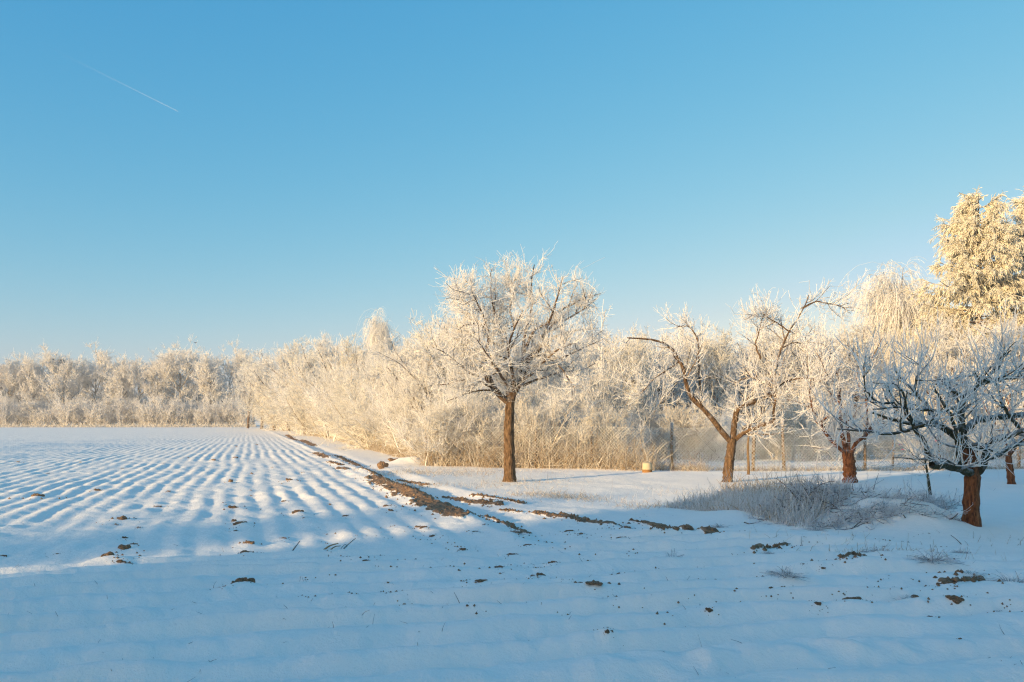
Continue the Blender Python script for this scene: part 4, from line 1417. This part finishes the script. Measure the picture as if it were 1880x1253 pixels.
# pink roses still on a frosted bush behind the fence
M_PINK = plain_mat("faded_pink_petals", (.55, .06, .16), (.70, .22, .30))
roses = []
for k, (px, py) in enumerate([(1653, 817), (1721, 801), (1712, 805), (1719, 810), (1657, 826)]):
    q = pt(px, py, 29.5)
    bm = bmesh.new()
    rg = np.random.default_rng(k)
    for ring, nn, rr in ((0, 5, .035), (1, 5, .022)):
        for j in range(nn):
            a = 2 * math.pi * j / nn + ring * .6
            c = Vector((math.cos(a) * rr, math.sin(a) * rr * .8, ring * .012))
            m = bmesh.ops.create_icosphere(bm, subdivisions=1, radius=.024)
            for v in m['verts']:
                v.co = Vector((v.co.x, v.co.y, v.co.z * .7)) + c
    me = bpy.data.meshes.new("rose_bloom"); bm.to_mesh(me); bm.free(); me.materials.append(M_PINK)
    o = bpy.data.objects.new("rose_bloom", me); COL.objects.link(o); o.location = q
    roses.append(o)
label_in_order(roses, "faded pink rose bloom showing through the wire fence, %s from the left", "flower", "pink roses behind the fence")

# ---------------------------------------------------------------- sky things: contrail and bird
a = np.array(pt(327, 205, 9000.0)); b = np.array(pt(40, 62, 9800.0))
K = 60
w = np.linspace(0, 1, K)[:, None]
P = (a * (1 - w) + b * w)
acc = Acc(5)
acc.add((P - a)[None], (3.0 + 6 * w[:, 0])[None], 8, 0, 0)
acc.f = [np.repeat(1 - w[:, 0], 8)]
m, n_, l_, bs = new_mat("contrail_ice")
at = n_.new("ShaderNodeAttribute"); at.attribute_name = "frost"
bs.inputs["Base Color"].default_value = (.9, .9, .9, 1)
pw = math_node(n_, l_, 'MULTIPLY', math_node(n_, l_, 'POWER', at.outputs["Fac"], 2.6), .09)
l_.new(pw, bs.inputs["Alpha"])
ct = acc.build("contrail", m)
ct.location = a
tag(ct, "thin white vapour trail slanting down across the upper sky, fading at its far end", "contrail")

q = pt(359, 630, 140.0)
bm = bmesh.new()
vs = [bm.verts.new(v) for v in [(-.45, 0, .18), (-.2, .08, .12), (0, .1, 0), (.2, .08, .12), (.45, 0, .16), (.2, -.06, .10), (0, -.18, -.02), (-.2, -.06, .10), (0, .0, -.07), (0, .02, .06)]]
for f in ((0, 1, 7), (1, 9, 7), (7, 9, 6), (3, 4, 5), (9, 3, 5), (9, 5, 6), (1, 2, 9), (2, 3, 9), (1, 7, 8), (7, 6, 8), (3, 8, 5), (5, 8, 6), (1, 8, 2), (2, 8, 3), (0, 7, 1), (3, 5, 4)):
    try:
        bm.faces.new([vs[i] for i in f])
    except ValueError:
        pass
me = bpy.data.meshes.new("bird"); bm.to_mesh(me); bm.free(); me.materials.append(plain_mat("dark_feathers", (.03, .03, .03), (.06, .06, .06)))
o = bpy.data.objects.new("bird", me); COL.objects.link(o); o.location = q; o.scale = (1.3,) * 3
tag(o, "tiny dark bird flying above the far wood", "bird")

# twig nests high in the far wood
for k, (px, py) in enumerate([(95, 663), (114, 664)]):
    q = np.array(pt(px, py, 224.0))
    rg = np.random.default_rng(800 + k)
    n = 500
    c = nrm(rg.normal(size=(n, 3))) * rg.uniform(.1, .75, (n, 1))
    d = nrm(rg.normal(size=(n, 3)))
    P = np.stack([c - d * .25, c, c + d * .25], 1)
    acc = Acc(810 + k); acc.add(P, np.full((n, 3), .03), 3, 0, .1)
    o = acc.build("twig_nest", M_BARK_DARK); o.location = q
    tag(o, "dark round twig nest high in the far wood, %s of the pair" % ("left" if k == 0 else "right"), "nest", "nests in the far wood")


# ---------------------------------------------------------------- unseen building added behind the viewer, towards the sun, to throw the foreground shade
def shade_caster():
    ex, ey = -40.6, -24.6                     # its left end as the sun sees it
    px, py = 0.676, -0.737                    # along its length
    qx, qy = -0.737, -0.676                   # towards the sun
    L, W, He, Hr = 60.0, 14.0, 9.5, 13.6
    root = empty("shade_caster", (ex, ey, 0), "unseen pitched-roof building added behind the viewer to cast the foreground shade", "shade_caster")
    def V(a, b, z):
        return (px * a + qx * b, py * a + qy * b, z)
    wall = bpy.data.meshes.new("wall")
    v = [V(0, 0, -.2), V(L, 0, -.2), V(L, W, -.2), V(0, W, -.2), V(0, 0, He), V(L, 0, He), V(L, W, He), V(0, W, He), V(0, W / 2, Hr - .12), V(L, W / 2, Hr - .12)]
    wall.from_pydata(v, [], [(0, 1, 5, 4), (1, 2, 6, 9, 5), (2, 3, 7, 6), (3, 0, 4, 8, 7)])
    wall.materials.append(plain_mat("shade_caster_boards", (.07, .045, .03), (.13, .09, .06), 2))
    o = bpy.data.objects.new("wall", wall); COL.objects.link(o); o.parent = root
    roof = bpy.data.meshes.new("roof")
    e = .35
    s = (Hr - He) / (W / 2)
    v = []
    for t in (0, .22):
        v += [V(-e, -e, He - e * s + t), V(L + e, -e, He - e * s + t), V(L + e, W / 2, Hr + t), V(-e, W / 2, Hr + t), V(L + e, W + e, He - e * s + t), V(-e, W + e, He - e * s + t)]
    roof.from_pydata(v, [], [(0, 3, 2, 1), (3, 5, 4, 2), (6, 7, 8, 9), (9, 8, 10, 11), (0, 1, 7, 6), (4, 5, 11, 10), (0, 6, 9, 3), (3, 9, 11, 5), (1, 2, 8, 7), (2, 4, 10, 8)])
    roof.materials.append(plain_mat("snow_on_roof", (.82, .84, .86), (.88, .89, .9), 3))
    o = bpy.data.objects.new("roof", roof); COL.objects.link(o); o.parent = root
    door = bpy.data.meshes.new("door")
    v = [V(12, -.06, 0), V(15, -.06, 0), V(15, -.06, 3), V(12, -.06, 3), V(12, -.003, 0), V(15, -.003, 0), V(15, -.003, 3), V(12, -.003, 3)]
    door.from_pydata(v, [], [(0, 1, 2, 3), (4, 7, 6, 5), (0, 4, 5, 1), (1, 5, 6, 2), (2, 6, 7, 3), (3, 7, 4, 0)])
    door.materials.append(plain_mat("door_boards", (.12, .07, .04), (.2, .12, .07), 6))
    o = bpy.data.objects.new("door", door); COL.objects.link(o); o.parent = root


shade_caster()
side = []  # unseen trees added to break up the hard left edge of the shade
rng = np.random.default_rng(9)
for k, (x, y, h, wd) in enumerate([(-41.5, -23.0, 9.5, 8.0), (-43.4, -20.6, 7.5, 7.0), (-45.5, -18.2, 6.0, 6.5), (-40.0, -20.0, 9.0, 7.5)]):
    side.append(place(TREES[k % 3], x, y, h / 10, wd / 10, rng=rng))
label_in_order(side, "small frosted tree beside the barn's end behind the viewer, %s outward", "tree", "trees at the barn's end")

# ---------------------------------------------------------------- thin frosty air
hm = bpy.data.materials.new("haze_air")
hm.use_nodes = True
hn = hm.node_tree.nodes
hn.clear()
ho = hn.new("ShaderNodeOutputMaterial")
hv = hn.new("ShaderNodeVolumePrincipled")
hv.inputs["Color"].default_value = (.90, .93, .97, 1)
hv.inputs["Density"].default_value = HAZE
hv.inputs["Anisotropy"].default_value = 0.0
hm.node_tree.links.new(hv.outputs[0], ho.inputs["Volume"])
bm = bmesh.new()
bmesh.ops.create_cube(bm, size=1.0)
for v in bm.verts:
    v.co = Vector((v.co.x * 9000 + 0, v.co.y * 9000, -1.5 if v.co.z < 0 else 26.0))
me = bpy.data.meshes.new("haze"); bm.to_mesh(me); bm.free(); me.materials.append(hm)
o = bpy.data.objects.new("haze", me); COL.objects.link(o)
tag(o, kind="stuff")
print("objects", len(bpy.data.objects), "tris", sum(len(o.data.polygons) for o in bpy.data.objects if o.type == 'MESH'))
